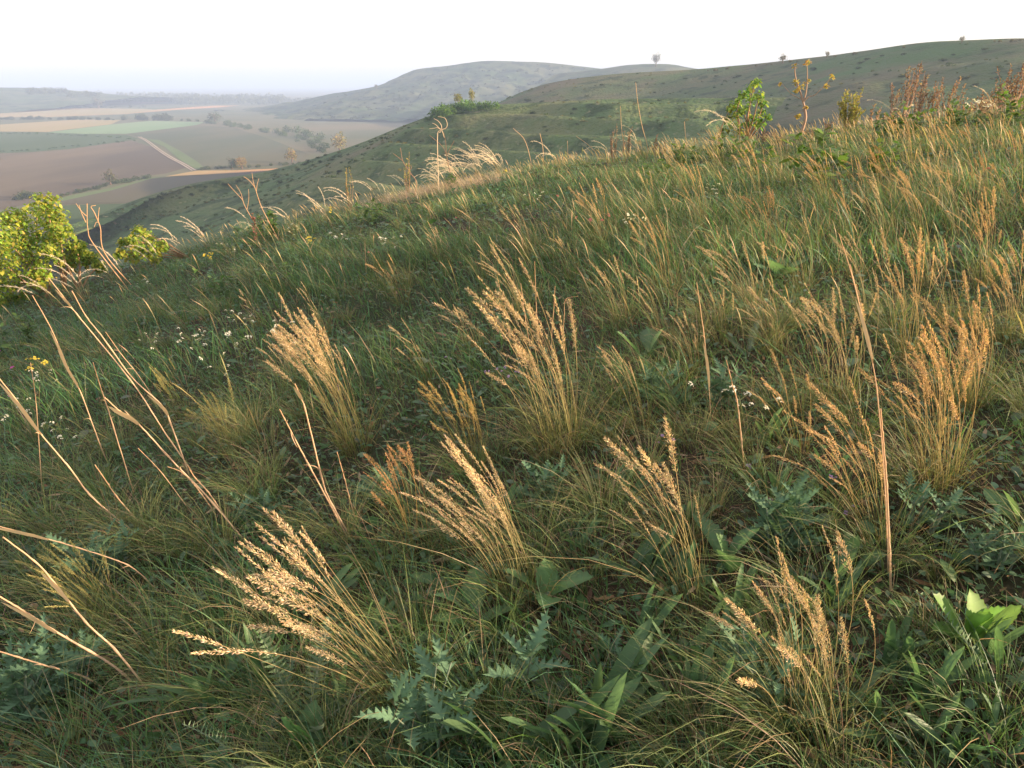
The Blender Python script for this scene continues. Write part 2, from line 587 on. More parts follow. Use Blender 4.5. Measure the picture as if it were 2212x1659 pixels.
# air between here and the horizon
def build_haze():
    m, n, l = nodes_of('haze_air')
    n.remove(n['Principled BSDF'])
    pv = n.new('ShaderNodeVolumePrincipled')
    pv.inputs['Color'].default_value = (0.48, 0.64, 0.92, 1)
    pv.inputs['Density'].default_value = 0.00037
    pv.inputs['Anisotropy'].default_value = 0.0
    l.new(pv.outputs[0], n['Material Output'].inputs['Volume'])
    lo, hi = np.array((-15000, -15000, PLAIN - 10)), np.array((15000, 15000, 78.0))
    v = [(x, y, z) for x in (lo[0], hi[0]) for y in (lo[1], hi[1]) for z in (lo[2], hi[2])]
    f = [(0, 1, 3, 2), (4, 6, 7, 5), (0, 4, 5, 1), (2, 3, 7, 6), (0, 2, 6, 4), (1, 5, 7, 3)]
    me = bpy.data.meshes.new('haze')
    me.from_pydata(v, [], f)
    me.update()
    me.materials.append(m)
    o = link('haze', me)
    tag(o, 'pale blue morning haze lying over the valley and hills', 'haze', kind='stuff')


build_haze()


# ------------------------------------------------------------------ meadow: what nobody could count
GREENS = np.array([(0.055, 0.150, 0.045), (0.078, 0.170, 0.095), (0.092, 0.178, 0.050), (0.055, 0.138, 0.075), (0.120, 0.182, 0.075)])
STRAW = np.array([(0.44, 0.33, 0.20), (0.38, 0.26, 0.15), (0.50, 0.39, 0.25), (0.35, 0.28, 0.16)])


def nrm(v):
    return v / (np.linalg.norm(v, axis=-1, keepdims=True) + 1e-9)


def blades(mb, base, h, w, lean, curl, c0, c1, S=3, taper=1.4):
    """arched blades: lean (N,2) is the sideways reach of the tip as a share of the height"""
    N = len(base)
    t = np.linspace(0, 1, S + 1)[None, :, None]
    L3 = np.concatenate([lean, np.zeros((N, 1))], 1)[:, None]
    hh = np.asarray(h)[:, None, None]
    cu = np.asarray(curl)[:, None, None]
    up = np.array((0, 0, 1.0))
    P = base[:, None] + L3 * hh * (0.45 * t + 0.55 * t * t * (1 + 0.3 * cu)) + up * hh * (t - cu * t ** 3)
    a = rng.uniform(0, math.pi, N)
    side = np.stack([np.cos(a), np.sin(a), 0.3 * rng.normal(size=N)], -1)
    ww = np.asarray(w)[:, None, None] * (1 - t ** taper) * 0.5
    C = c0[:, None] * (1 - t) + c1[:, None] * t
    mb.ribbons(P, side[:, None] * ww, np.broadcast_to(C, P.shape))


def polar(n, r0, r1, power, a0, a1):
    """random points, density falling with distance like r**-power"""
    u = rng.random(n)
    q = 2 - power
    r = (r0 ** q + u * (r1 ** q - r0 ** q)) ** (1 / q)
    a = np.radians(rng.uniform(a0, a1, n))
    return r * np.sin(a), r * np.cos(a), r


def on_ground(x, y):
    return np.stack([x, y, zg(x, y) - 0.01], -1)


def pick(pal, n, jit=0.16):
    c = pal[rng.integers(0, len(pal), n)]
    return c * (1 + rng.normal(0, jit, (n, 1))) * (1 + rng.normal(0, jit * 0.4, (n, 3)))


def build_meadow():
    # short and middling green blades everywhere
    mb = MB()
    for n, r0, r1, S, hm, w0 in ((66000, 0.5, 4.5, 3, 0.105, 0.0032), (125000, 4.5, 14, 3, 0.135, 0.0052), (62000, 14, 34, 2, 0.115, 0.010)):
        x, y, r = polar(n, r0, r1, 1.15, -50, 54)
        pn = vnoise(x, y, 0.9, 3)
        keep = rng.random(n) < 0.55 + 0.6 * pn
        x, y, r, pn = x[keep], y[keep], r[keep], pn[keep]
        k = len(x)
        h = hm * np.exp(np.clip(rng.normal(0, 0.42, k), -0.9, 0.8)) * (0.35 + 1.15 * pn) * np.interp(r, [0, 2.0, 3.2], [0.62, 0.66, 1.0]) * np.where((x < 0) & (r > 7), 0.72, 1.0)
        lean = np.clip(np.stack([rng.normal(-0.35, 0.45, k), rng.normal(0.0, 0.45, k)], -1), -1.4, 1.0)
        tone = vnoise(x, y, 1.7, 8)[:, None]
        c1 = pick(GREENS, k, 0.28) * (0.85 + 0.55 * tone) * np.array((1.0, 1.0, 1.0))
        warm = (vnoise(x, y, 3.5, 14)[:, None] * 0.6 + np.clip(x / 9, -0.4, 0.6)[:, None])
        c1 = c1 * (1 + np.clip(warm, 0, 1) * np.array((0.10, 0.03, -0.05)))
        dry = rng.random(k) < 0.07 + 0.06 * (x > 0)
        c1[dry] = pick(STRAW, int(dry.sum())) * 0.8
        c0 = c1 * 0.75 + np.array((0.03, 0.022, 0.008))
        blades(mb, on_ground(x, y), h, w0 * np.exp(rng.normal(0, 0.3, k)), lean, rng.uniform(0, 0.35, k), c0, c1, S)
    o = link('meadow_grass', mb.mesh('meadow_grass', M_GRASS))
    tag(o, 'mixed green meadow grass covering the near hillside', 'grass', kind='stuff')

    # fine arching tufts
    mb = MB()
    cx, cyy, r = polar(1000, 1.1, 22, 1.2, -46, 48)
    for i in range(len(cx)):
        if vnoise(cx[i], cyy[i], 1.3, 21) < 0.35:
            continue
        n = int(70 * np.clip(4 / r[i], 0.35, 1.3))
        rad = rng.uniform(0.02, 0.06)
        a = rng.uniform(0, 2 * math.pi, n)
        q = rad * np.sqrt(rng.random(n))
        L = rng.uniform(0.15, 0.34)
        reach = rng.uniform(0.3, 1.0, n)
        lean = np.stack([np.cos(a) * reach - 0.30, np.sin(a) * reach], -1)
        h = L * rng.uniform(0.6, 1.15, n)
        x, y = cx[i] + q * np.cos(a), cyy[i] + q * np.sin(a)
        u = rng.random()
        g = np.array((0.11, 0.19, 0.06)) * (1 - u) + np.array((0.22, 0.22, 0.09)) * u
        c1 = np.tile(g, (n, 1)) * (1 + rng.normal(0, 0.2, (n, 1)))
        d = rng.random(n) < 0.15
        c1[d] = pick(STRAW, int(d.sum())) * 0.75
        w = 0.0016 * max(1, r[i] / 4) * np.ones(n)
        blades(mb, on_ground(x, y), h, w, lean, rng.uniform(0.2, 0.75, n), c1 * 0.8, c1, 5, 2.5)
    o = link('fine_grass', mb.mesh('fine_grass', M_GRASS))
    tag(o, 'fine arching tufts of thin grass leaves all over the slope', 'grass', kind='stuff')

    # scattered thin stems with straw coloured seed tips, thickest on the sunny right
    mb = MB()
    x, y, r = polar(19000, 2.6, 26, 1.05, -45, 47)
    dens = np.clip(0.25 + 0.055 * x + 0.03 * (y - 6), 0.05, 0.9) * (0.04 + 1.9 * vnoise(x, y, 0.8, 33) ** 3.5)
    k = rng.random(len(x)) < dens
    x, y, r = x[k], y[k], r[k]
    n = len(x)
    h = rng.uniform(0.20, 0.42, n)
    lean = np.stack([rng.normal(-0.38, 0.18, n), rng.normal(0, 0.16, n)], -1)
    c1 = pick(np.array([(0.54, 0.38, 0.22), (0.50, 0.33, 0.18), (0.44, 0.34, 0.19), (0.34, 0.30, 0.13)]), n)
    c0 = np.tile((0.20, 0.20, 0.07), (n, 1))
    S = 5
    t = np.linspace(0, 1, S + 1)[None, :, None]
    L3 = np.concatenate([lean, np.zeros((n, 1))], 1)[:, None]
    P = on_ground(x, y)[:, None] + L3 * h[:, None, None] * (0.5 * t + 0.5 * t ** 2) + np.array((0, 0, 1.0)) * h[:, None, None] * (t - 0.12 * t ** 3)
    prof = np.array((0.8, 0.7, 0.6, 0.9, 2.4, 0.2))[None, :, None]
    a = rng.uniform(0, math.pi, n)
    side = np.stack([np.cos(a), np.sin(a), 0 * a], -1)[:, None]
    mb.ribbons(P, side * prof * (0.0013 * np.maximum(1, r / 6))[:, None, None], c0[:, None] * (1 - t) + c1[:, None] * t)
    o = link('seeding_grass', mb.mesh('seeding_grass', M_DRY))
    tag(o, 'thin straw coloured seeding grass stems scattered over the slope', 'grass', kind='stuff')

    # low broad herb leaves
    mb = MB()
    x, y, r = polar(95000, 0.6, 26, 1.3, -50, 52)
    k = rng.random(len(x)) < 0.2 + 0.9 * vnoise(x, y, 0.6, 41)
    x, y, r = x[k], y[k], r[k]
    n = len(x)
    L = 0.027 * np.exp(rng.normal(0, 0.38, n)) * np.maximum(1, r / 5) ** 0.75
    a = rng.uniform(0, 2 * math.pi, n)
    dr = np.stack([np.cos(a), np.sin(a), rng.uniform(0.0, 0.9, n)], -1)
    dr = nrm(dr)
    sd_ = np.stack([-np.sin(a), np.cos(a), 0.3 * rng.normal(size=n)], -1)
    b = on_ground(x, y) + np.array((0, 0, 1.0)) * (rng.uniform(0.01, 0.09, n) * np.interp(r, [1.5, 4], [0.5, 1]))[:, None]
    t = np.linspace(0, 1, 4)[None, :, None]
    P = b[:, None] + dr[:, None] * L[:, None, None] * t - np.array((0, 0, 1.0)) * (0.35 * L[:, None, None] * t ** 2)
    wp = np.array((0.12, 0.9, 0.75, 0))[None, :, None]
    c = pick(np.array([(0.072, 0.142, 0.062), (0.09, 0.168, 0.090), (0.060, 0.130, 0.040), (0.12, 0.18, 0.115)]), n)
    mb.ribbons(P, sd_[:, None] * wp * (0.26 * L)[:, None, None], np.broadcast_to(c[:, None], P.shape))
    o = link('herb_leaves', mb.mesh('herb_leaves', M_LEAF))
    tag(o, 'small low herb leaves between the grasses', 'ground cover', kind='stuff')

    # dry litter on the soil
    mb = MB()
    x, y, r = polar(17000, 0.6, 8, 1.1, -50, 52)
    n = len(x)
    L = rng.uniform(0.012, 0.07, n)
    a = rng.uniform(0, 2 * math.pi, n)
    dr = np.stack([np.cos(a), np.sin(a), rng.uniform(-0.05, 0.3, n)], -1)
    sd_ = np.stack([-np.sin(a), np.cos(a), 0.4 * rng.normal(size=n)], -1)
    b = on_ground(x, y) + np.array((0, 0, 1.0)) * rng.uniform(0.012, 0.03, n)[:, None]
    t = np.linspace(0, 1, 3)[None, :, None]
    P = b[:, None] + dr[:, None] * L[:, None, None] * t
    c = pick(np.array([(0.17, 0.10, 0.055), (0.26, 0.17, 0.09), (0.11, 0.065, 0.04), (0.30, 0.22, 0.14)]), n)
    wid = np.where(rng.random(n) < 0.25, 0.006, 0.0016)
    mb.ribbons(P, sd_[:, None] * wid[:, None, None] * np.array((0.6, 1, 0))[None, :, None], np.broadcast_to(c[:, None], P.shape))
    o = link('leaf_litter', mb.mesh('leaf_litter', M_MATT))
    tag(o, 'brown dry leaf litter and dead blades on the soil', 'litter', kind='stuff')

    # faded pinkish dry grass on the shoulder under the feather grass
    mb = MB()
    c = slope_at(940, 15.0)
    n = 3500
    x = c[0] + rng.normal(0, 0.75, n)
    y = c[1] + rng.normal(0, 0.8, n)
    h = rng.uniform(0.1, 0.28, n)
    lean = np.stack([rng.normal(-0.45, 0.2, n), rng.normal(0, 0.2, n)], -1)
    cc = pick(np.array([(0.50, 0.38, 0.27), (0.55, 0.44, 0.32), (0.42, 0.32, 0.22)]), n)
    blades(mb, on_ground(x, y), h, np.full(n, 0.006), lean, rng.uniform(0, 0.3, n), cc * 0.8, cc, 2)
    o = link('faded_grass', mb.mesh('faded_grass', M_DRY))
    tag(o, 'faded pinkish dry grass on the shoulder below the curled dead plant', 'grass', kind='stuff')


build_meadow()


# ------------------------------------------------------------------ small building blocks for plants
def curve_pts(L, phi0, phi1, n, az=math.pi, power=1.0, wob=0.0):
    """stem that leaves the vertical by phi0 and ends at phi1, bending towards azimuth az"""
    s = np.linspace(0, 1, n)
    ph = phi0 + (phi1 - phi0) * s ** power
    dx = np.sin(ph)
    dz = np.cos(ph)
    ds = L / (n - 1)
    r = np.concatenate([[0], np.cumsum((dx[1:] + dx[:-1]) / 2 * ds)])
    z = np.concatenate([[0], np.cumsum((dz[1:] + dz[:-1]) / 2 * ds)])
    p = np.stack([r * math.cos(az), r * math.sin(az), z], -1)
    if wob:
        p[:, 1] += wob * np.sin(s * 5 + rng.uniform(0, 6)) * s
    return p


def lens(mb, P, D, L, w, c):
    """spikelets: two crossed slim lozenges each. P,D (N,3)"""
    N = len(P)
    D = nrm(D)
    ref = nrm(rng.normal(size=(N, 3)))
    u = nrm(np.cross(D, ref))
    v = np.cross(D, u)
    L = np.asarray(L)[:, None]
    w = np.asarray(w)[:, None]
    a, b, m = P, P + D * L, P + D * L * 0.42
    V = np.stack([a, b, m + u * w, m - u * w, m + v * w, m - v * w], 1)
    T = np.array([(0, 2, 1), (0, 1, 3), (0, 4, 1), (0, 1, 5)])
    tri = (T[None] + (np.arange(N) * 6)[:, None, None]).reshape(-1, 3)
    mb.add(V.reshape(-1, 3), tri, np.repeat(c, 6, axis=0))


def leaf_cloud(mb, C, n, sig, size, pal, droop=0.5, slim=0.36):
    """n drooping folded leaves round each centre of C; sig: spread"""
    C = np.asarray(C, float)
    N = len(C) * n
    sig = np.repeat(np.broadcast_to(np.asarray(sig, float), (len(C),)), n)
    d = nrm(rng.normal(size=(N, 3))) * (rng.random(N) ** 0.45)[:, None]
    P = np.repeat(C, n, axis=0) + d * sig[:, None] * np.array((1, 1, 0.9))
    a = rng.uniform(0, 2 * math.pi, N)
    D = nrm(np.stack([np.cos(a), np.sin(a), rng.normal(-droop, 0.35, N)], -1))
    side = nrm(np.stack([-np.sin(a), np.cos(a), rng.normal(0, 0.35, N)], -1))
    L = size * np.exp(rng.normal(0, 0.25, N))
    t = np.linspace(0, 1, 4)[None, :, None]
    Q = P[:, None] + D[:, None] * L[:, None, None] * t - np.array((0, 0, 1.0)) * (0.25 * L)[:, None, None] * t ** 2
    wp = np.array((0.15, 1.0, 0.8, 0))[None, :, None]
    c = pick(pal, N, 0.18)
    mb.ribbons(Q, side[:, None] * wp * (slim * L)[:, None, None], np.broadcast_to(c[:, None], Q.shape))


# ---- flowering grass: culm meshes with their seed heads, one metre long, bending to -x
CULMS = []


def make_culms():
    for i in range(26):
        loose = i % 3 == 0
        n = 15
        ph0 = rng.uniform(-0.06, 0.12)
        ph1 = ph0 + rng.uniform(0.2, 1.0)
        pts = curve_pts(1.0, ph0, ph1, n, math.pi, rng.uniform(1.3, 2.6), rng.uniform(0.0, 0.03))
        c = np.linspace(0, 1, n)[:, None]
        cols = np.array((0.20, 0.23, 0.07)) * (1 - c) + np.array((0.54, 0.38, 0.20)) * c
        mb = MB()
        mb.tube(pts, np.linspace(0.0017, 0.0010, n), 3, cols)
        stem = mb.mesh('culm', M_DRY)
        # head along the last part
        hl = rng.uniform(0.17, 0.30)
        k = 200 if loose else 110
        s = 1 - hl * (1 - np.sort(rng.random(k)) ** 0.9)
        idx = s * (n - 1)
        i0 = np.clip(idx.astype(int), 0, n - 2)
        f = (idx - i0)[:, None]
        A = pts[i0] * (1 - f) + pts[i0 + 1] * f
        D = nrm(pts[i0 + 1] - pts[i0])
        u = (s - (1 - hl)) / hl
        rad = (0.020 if loose else 0.0070) * np.sin(math.pi * np.clip(0.12 + 0.86 * u, 0, 1)) * rng.uniform(0.1, 1, k)
        ang = rng.uniform(0, 2 * math.pi, k)
        ref = np.array((0, 1.0, 0))
        U = nrm(np.cross(D, ref))
        V = np.cross(D, U)
        R = np.cos(ang)[:, None] * U + np.sin(ang)[:, None] * V
        out = A + R * rad[:, None] + D * rad[:, None] * 0.9 + np.array((-0.3, 0, -0.35)) * rad[:, None]
        mb = MB()
        cc = pick(np.array([(0.62, 0.49, 0.32), (0.55, 0.42, 0.25), (0.70, 0.58, 0.41), (0.46, 0.34, 0.19)]), k)
        lens(mb, out, D + R * (0.6 if loose else 0.36) + rng.normal(0, 0.2, (k, 3)), rng.uniform(0.010, 0.018, k), rng.uniform(0.0010, 0.0017, k), cc)
        if loose:
            for j in range(0, k, 3):
                mb.tube([A[j] - D[j] * 0.01, (A[j] + out[j]) / 2 + D[j] * 0.004, out[j]], 0.0007, 3, cc[j])
        CULMS.append((stem, mb.mesh('seed_head', M_DRY)))


make_culms()

G_GOLD = (1.0, 1.0, 1.0)
TINT = {'gold': (1.04, 1.04, 1.02), 'cream': (1.18, 1.20, 1.22), 'orange': (1.05, 0.96, 0.82), 'brown': (0.86, 0.70, 0.56), 'green': (0.74, 0.86, 0.55),
        'yellow': (1.0, 0.95, 0.62)}


def tussock(px, py, tall, n, lean, spread, tint, label, group=None, head=1.0, basal=90, foot=0.05, basecol=None, r=None):
    """flowering grass tussock. tall: culm length in metres; lean: tilt towards the left in degrees"""
    p = ground(px, py) if r is None else slope_at(px, r)
    t = thing('grass_tussock', p, label, 'grass tussock', group)
    dist = float(np.linalg.norm(p))
    # leaves at the foot
    a = rng.uniform(0, 2 * math.pi, basal)
    q = foot * np.sqrt(rng.random(basal))
    reach = rng.uniform(0.1, 1.05, basal)
    mb = MB()
    g = np.array(basecol if basecol else (0.26, 0.20, 0.10))
    c1 = np.tile(g, (basal, 1)) * (1 + rng.normal(0, 0.2, (basal, 1)))
    gr = rng.random(basal) < 0.6
    c1[gr] = np.array((0.12, 0.18, 0.05)) * (1 + rng.normal(0, 0.2, (int(gr.sum()), 1)))
    c0 = c1 * 0.5 + np.array((0.14, 0.085, 0.04)) * 0.5
    b = np.stack([q * np.cos(a), q * np.sin(a), np.full(basal, -0.02)], -1)
    lv = np.stack([np.cos(a) * reach - 0.28, np.sin(a) * reach], -1)
    blades(mb, b, tall * rng.uniform(0.3, 0.8, basal), np.full(basal, 0.0017 * max(1, dist / 5)), lv, rng.uniform(0.1, 0.6, basal), c0, c1, 5, 2.6)
    link('leaf_tuft', mb.mesh('leaf_tuft', M_GRASS), t)
    col = np.array(TINT[tint])
    wide = max(1.0, dist / 3.2) ** 0.55 * head
    for i in range(n):
        st, hd = CULMS[int(rng.integers(len(CULMS)))]
        L = tall * rng.uniform(0.62, 1.08)
        az = rng.normal(0, spread)
        til = -math.radians(max(-18, rng.normal(lean, 6)))
        e = Euler((rng.normal(0, 0.10), til, az), 'XYZ')
        aa, qq = rng.uniform(0, 2 * math.pi), foot * math.sqrt(rng.random()) * 0.9
        cc = col * (1 + rng.normal(0, 0.10))
        th = min(2.2, wide)
        s = (L, L, L)
        st_o = link('culm', st, t, (qq * math.cos(aa), qq * math.sin(aa), -0.02), e, s, cc)
        link('seed_head', hd, st_o, color=cc * rng.uniform(0.9, 1.1))
    return t


def build_tussocks():
    fg = [
        (892, 1530, 0.54, 32, 29, 0.24, 'cream', 'large cream headed grass tussock bent far left, nearest the bottom edge'),
        (1130, 1290, 0.48, 42, 13, 0.2, 'cream', 'dense pale headed grass tussock leaning left at the centre front, above a broad toothed leaf'),
        (1500, 1310, 0.50, 18, 14, 0.2, 'gold', 'thin golden grass tussock with nodding heads over sword leaved clumps'),
        (1762, 1590, 0.45, 34, 6, 0.4, 'gold', 'bright golden grass tussock with spreading heads at the lower right'),
        (905, 1200, 0.46, 15, 2, 0.5, 'brown', 'upright brown headed grass tussock just left of the dense pale one'),
        (770, 975, 0.64, 44, 8, 0.4, 'gold', 'big golden tussock with a brown foot behind the forked straw stalks'),
        (1215, 985, 0.70, 38, 4, 0.38, 'gold', 'tall golden tussock at mid slope with upright dead straws in it'),
        (1022, 1010, 0.36, 34, 1, 0.4, 'yellow', 'short upright yellow tussock between the two big golden ones'),
        (1812, 885, 0.50, 34, 4, 0.45, 'gold', 'golden tussock with a glowing orange foot right of centre'),
        (2015, 1062, 0.52, 44, 2, 0.5, 'orange', 'largest orange gold tussock on the right, behind the single tall straw'),
        (1895, 1172, 0.48, 22, 17, 0.3, 'orange', 'rusty headed tussock leaning left against the single tall straw'),
        (2185, 745, 0.46, 26, 4, 0.4, 'orange', 'orange tussock at the right edge beside bare soil'),
        (262, 1370, 0.34, 30, 16, 0.4, 'green', 'low greenish tussock with small heads at the lower left behind straw stalks'),
        (505, 985, 0.32, 30, 8, 0.5, 'green', 'low olive tussock right of the leaning straw stalks'),
        (395, 905, 0.34, 20, 8, 0.4, 'green', 'small olive tussock crossed by the leaning straw stalks'),
        (640, 850, 0.30, 10, 10, 0.3, 'gold', 'few headed tussock left of the big golden tussock'),
        (870, 660, 0.42, 10, 12, 0.3, 'orange', 'sparse reddish headed tussock in the green mid slope'),
        (1030, 760, 0.34, 12, 16, 0.3, 'gold', 'small golden tussock between the two big ones, further up'),
        (1130, 690, 0.46, 14, 14, 0.3, 'gold', 'loose golden tussock just behind the tall golden one'),
        (1300, 535, 0.50, 15, 8, 0.4, 'orange', 'orange fan shaped tussock beside pink flower heads'),
        (1440, 640, 0.50, 12, 12, 0.3, 'orange', 'thin orange tussock below the fan shaped one'),
        (1520, 505, 0.55, 15, 10, 0.35, 'orange', 'orange tussock with drooping heads near a pale flowering stem'),
        (1622, 660, 0.42, 13, 22, 0.25, 'gold', 'small golden tussock nodding left above a broad leaved rosette'),
        (1440, 740, 0.40, 10, 12, 0.3, 'gold', 'sparse golden stems right of the tall golden tussock'),
        (1785, 455, 0.55, 20, 14, 0.3, 'orange', 'dense orange tussock in front of a broad dark leaved plant'),
        (1725, 985, 0.40, 12, 14, 0.4, 'orange', 'thin rusty tussock left below the glowing one'),
        (2080, 890, 0.48, 26, 4, 0.4, 'orange', 'orange tussock behind the largest one on the right'),
        (1960, 780, 0.52, 20, 5, 0.35, 'orange', 'tall thin orange tussock right of the two leaning straws'),
        (2120, 620, 0.5, 18, 4, 0.4, 'orange', 'thin orange tussock above the bare soil at the right edge'),
    ]
    for px, py, tall, n, lean, sp, tint, lab in fg:
        big = n > 30
        tussock(px, py, tall, n, lean, sp, tint, lab, 'flowering grass tussocks', basal=110 if big else 60, foot=0.07 if big else 0.045)
    far = [(1640, 445), (1690, 392), (1862, 452), (1905, 432), (1962, 472), (2004, 442), (2052, 402), (2100, 364), (2152, 334), (1882, 352), (1932, 314), (2122, 444),
           (2182, 464), (1562, 364), (2060, 304), (2142, 284), (2192, 254), (1452, 344), (1962, 362), (1662, 560), (1990, 540), (2080, 520), (1830, 520),
           (1755, 330), (1820, 320), (1700, 330), (1620, 330), (1540, 330), (1390, 345), (1480, 420), (2020, 340), (2200, 390), (2040, 470), (1920, 540)]
    for px, py in [(560, 705), (705, 725), (930, 830), (1345, 705), (1385, 935), (1560, 745), (1500, 810), (1680, 770), (1740, 625), (1600, 485), (1755, 545), (1850, 605), (2050, 705),
                   (1330, 445), (1405, 475), (1240, 605), (955, 565), (1145, 560), (1560, 580), (2000, 620), (2130, 820), (1870, 690), (1640, 720)]:
        tussock(px, py, float(rng.uniform(0.3, 0.44)), int(rng.integers(7, 13)), float(rng.uniform(4, 14)), 0.35, 'gold', 'small sparse straw coloured tussock standing among the larger ones on the mid slope',
                'small tussocks on the mid slope', basal=60, foot=0.04)
    marks = [(1440, 'the soft green crest herbs'), (1530, 'the single large pale plume'), (1615, 'the leafy sapling'), (1700, 'the bare sapling'), (1780, 'the gap right of the bare sapling'),
             (1850, 'the yellow green feathery bush'), (1920, 'the reddish herb with two tall tips'), (1975, 'the tallest reddish dead herb'), (2040, 'the bushy reddish dead herb'),
             (2110, 'the white flower cluster'), (2190, 'the dense rusty herb at the right edge')]
    near_ = [int(np.argmin([abs(px - m[0]) for m in marks])) for px, py in far]
    words = ['nearest the crest', 'second from the crest', 'third from the crest', 'fourth from the crest', 'fifth from the crest', 'sixth from the crest']
    for i, (px, py) in enumerate(far):
        rank = sum(1 for j, (qx, qy) in enumerate(far) if near_[j] == near_[i] and qy < py)
        tussock(px, py, float(rng.uniform(0.38, 0.6)), int(rng.integers(11, 17)), float(rng.uniform(6, 16)), 0.35, ['orange', 'gold', 'orange', 'brown'][i % 4],
                'orange gold tussock below ' + marks[near_[i]][1] + ', ' + words[rank], 'tussocks on the sunny upper slope', basal=40, foot=0.07)


build_tussocks()


# ------------------------------------------------------------------ tall dead straw stalks
def stalk(pts, rad, label, group='tall dead straw stalks', sheath=(), back=0.0, name='straw_stalk', col=(0.66, 0.49, 0.34), tipcol=(0.60, 0.40, 0.24), toward=0.0):
    """pts: pixels from foot to tip; the foot stands on the slope and the stalk rises in the plane of its foot"""
    base = ground(*pts[0])
    n = len(pts)
    P = [base - np.array((0, 0, 0.02))]
    for i, (x, y) in enumerate(pts[1:]):
        P.append(at_y(x, y, base[1] * (1 - toward * (i + 1) / (n - 1))))
    P = np.array(P)
    C = spline(P, 51) - base
    C[1:-1] += rng.normal(0, rad * 0.10, (49, 3))
    u = np.linspace(0, 1, 51)[:, None]
    mb = MB()
    prof = rad * (1.0 - 0.45 * u[:, 0])
    for jn in (0.18, 0.4, 0.62, 0.82):
        prof = prof * (1 + 0.45 * np.exp(-((u[:, 0] - jn - rng.normal(0, 0.02)) / 0.018) ** 2))
    mb.tube(C, prof, 6, np.array(col) * (1 - u) + np.array(tipcol) * u)
    t = thing(name, base, label, 'dry stalk', group)
    link('stem', mb.mesh('stem', M_DRY), t)
    for q_ in range(int(rng.integers(1, 4))):      # withered leaf scraps at the joints
        i0 = int(rng.uniform(0.25, 0.8) * 50)
        k = 7
        uu = np.linspace(0, 1, k)[:, None]
        L = rng.uniform(0.02, 0.06)
        dv = nrm(C[i0 + 3] - C[i0] + rng.normal(0, 0.012, 3))
        Q = C[i0] + dv * L * uu + np.array((rng.normal(0, 0.3), rng.normal(0, 0.3), -0.5)) * L * uu ** 2
        m2 = MB()
        m2.ribbons(Q[None], (np.array((0.3, 0.9, 0.3)) * rad * 0.8 * (1 - 0.7 * uu))[None], np.tile(np.array((0.52, 0.36, 0.22)), (1, k, 1)))
        link('dry_leaf', m2.mesh('dry_leaf', M_DRY), t)
    for a, b, w in sheath:          # papery leaf sheath wrapped along part of the stalk
        i0, i1 = int(a * 50), int(b * 50)
        Q = C[i0:i1 + 1] + np.array((rad * 0.5, -rad * 1.2, 0))
        d = nrm(np.gradient(Q, axis=0))
        sidev = nrm(np.cross(d, np.array((0, 1.0, 0.3))))
        k = len(Q)
        wp = w * np.sin(np.linspace(0.5, math.pi * 0.98, k)) ** 0.8
        m2 = MB()
        Q = Q + sidev * (np.linspace(0, 1, k) ** 2 * w * 1.4)[:, None]
        m2.ribbons(Q[None], (sidev * wp[:, None])[None], np.tile(np.array((0.68, 0.50, 0.30)), (1, k, 1)))
        link('leaf_sheath', m2.mesh('leaf_sheath', M_DRY), t)
    return t


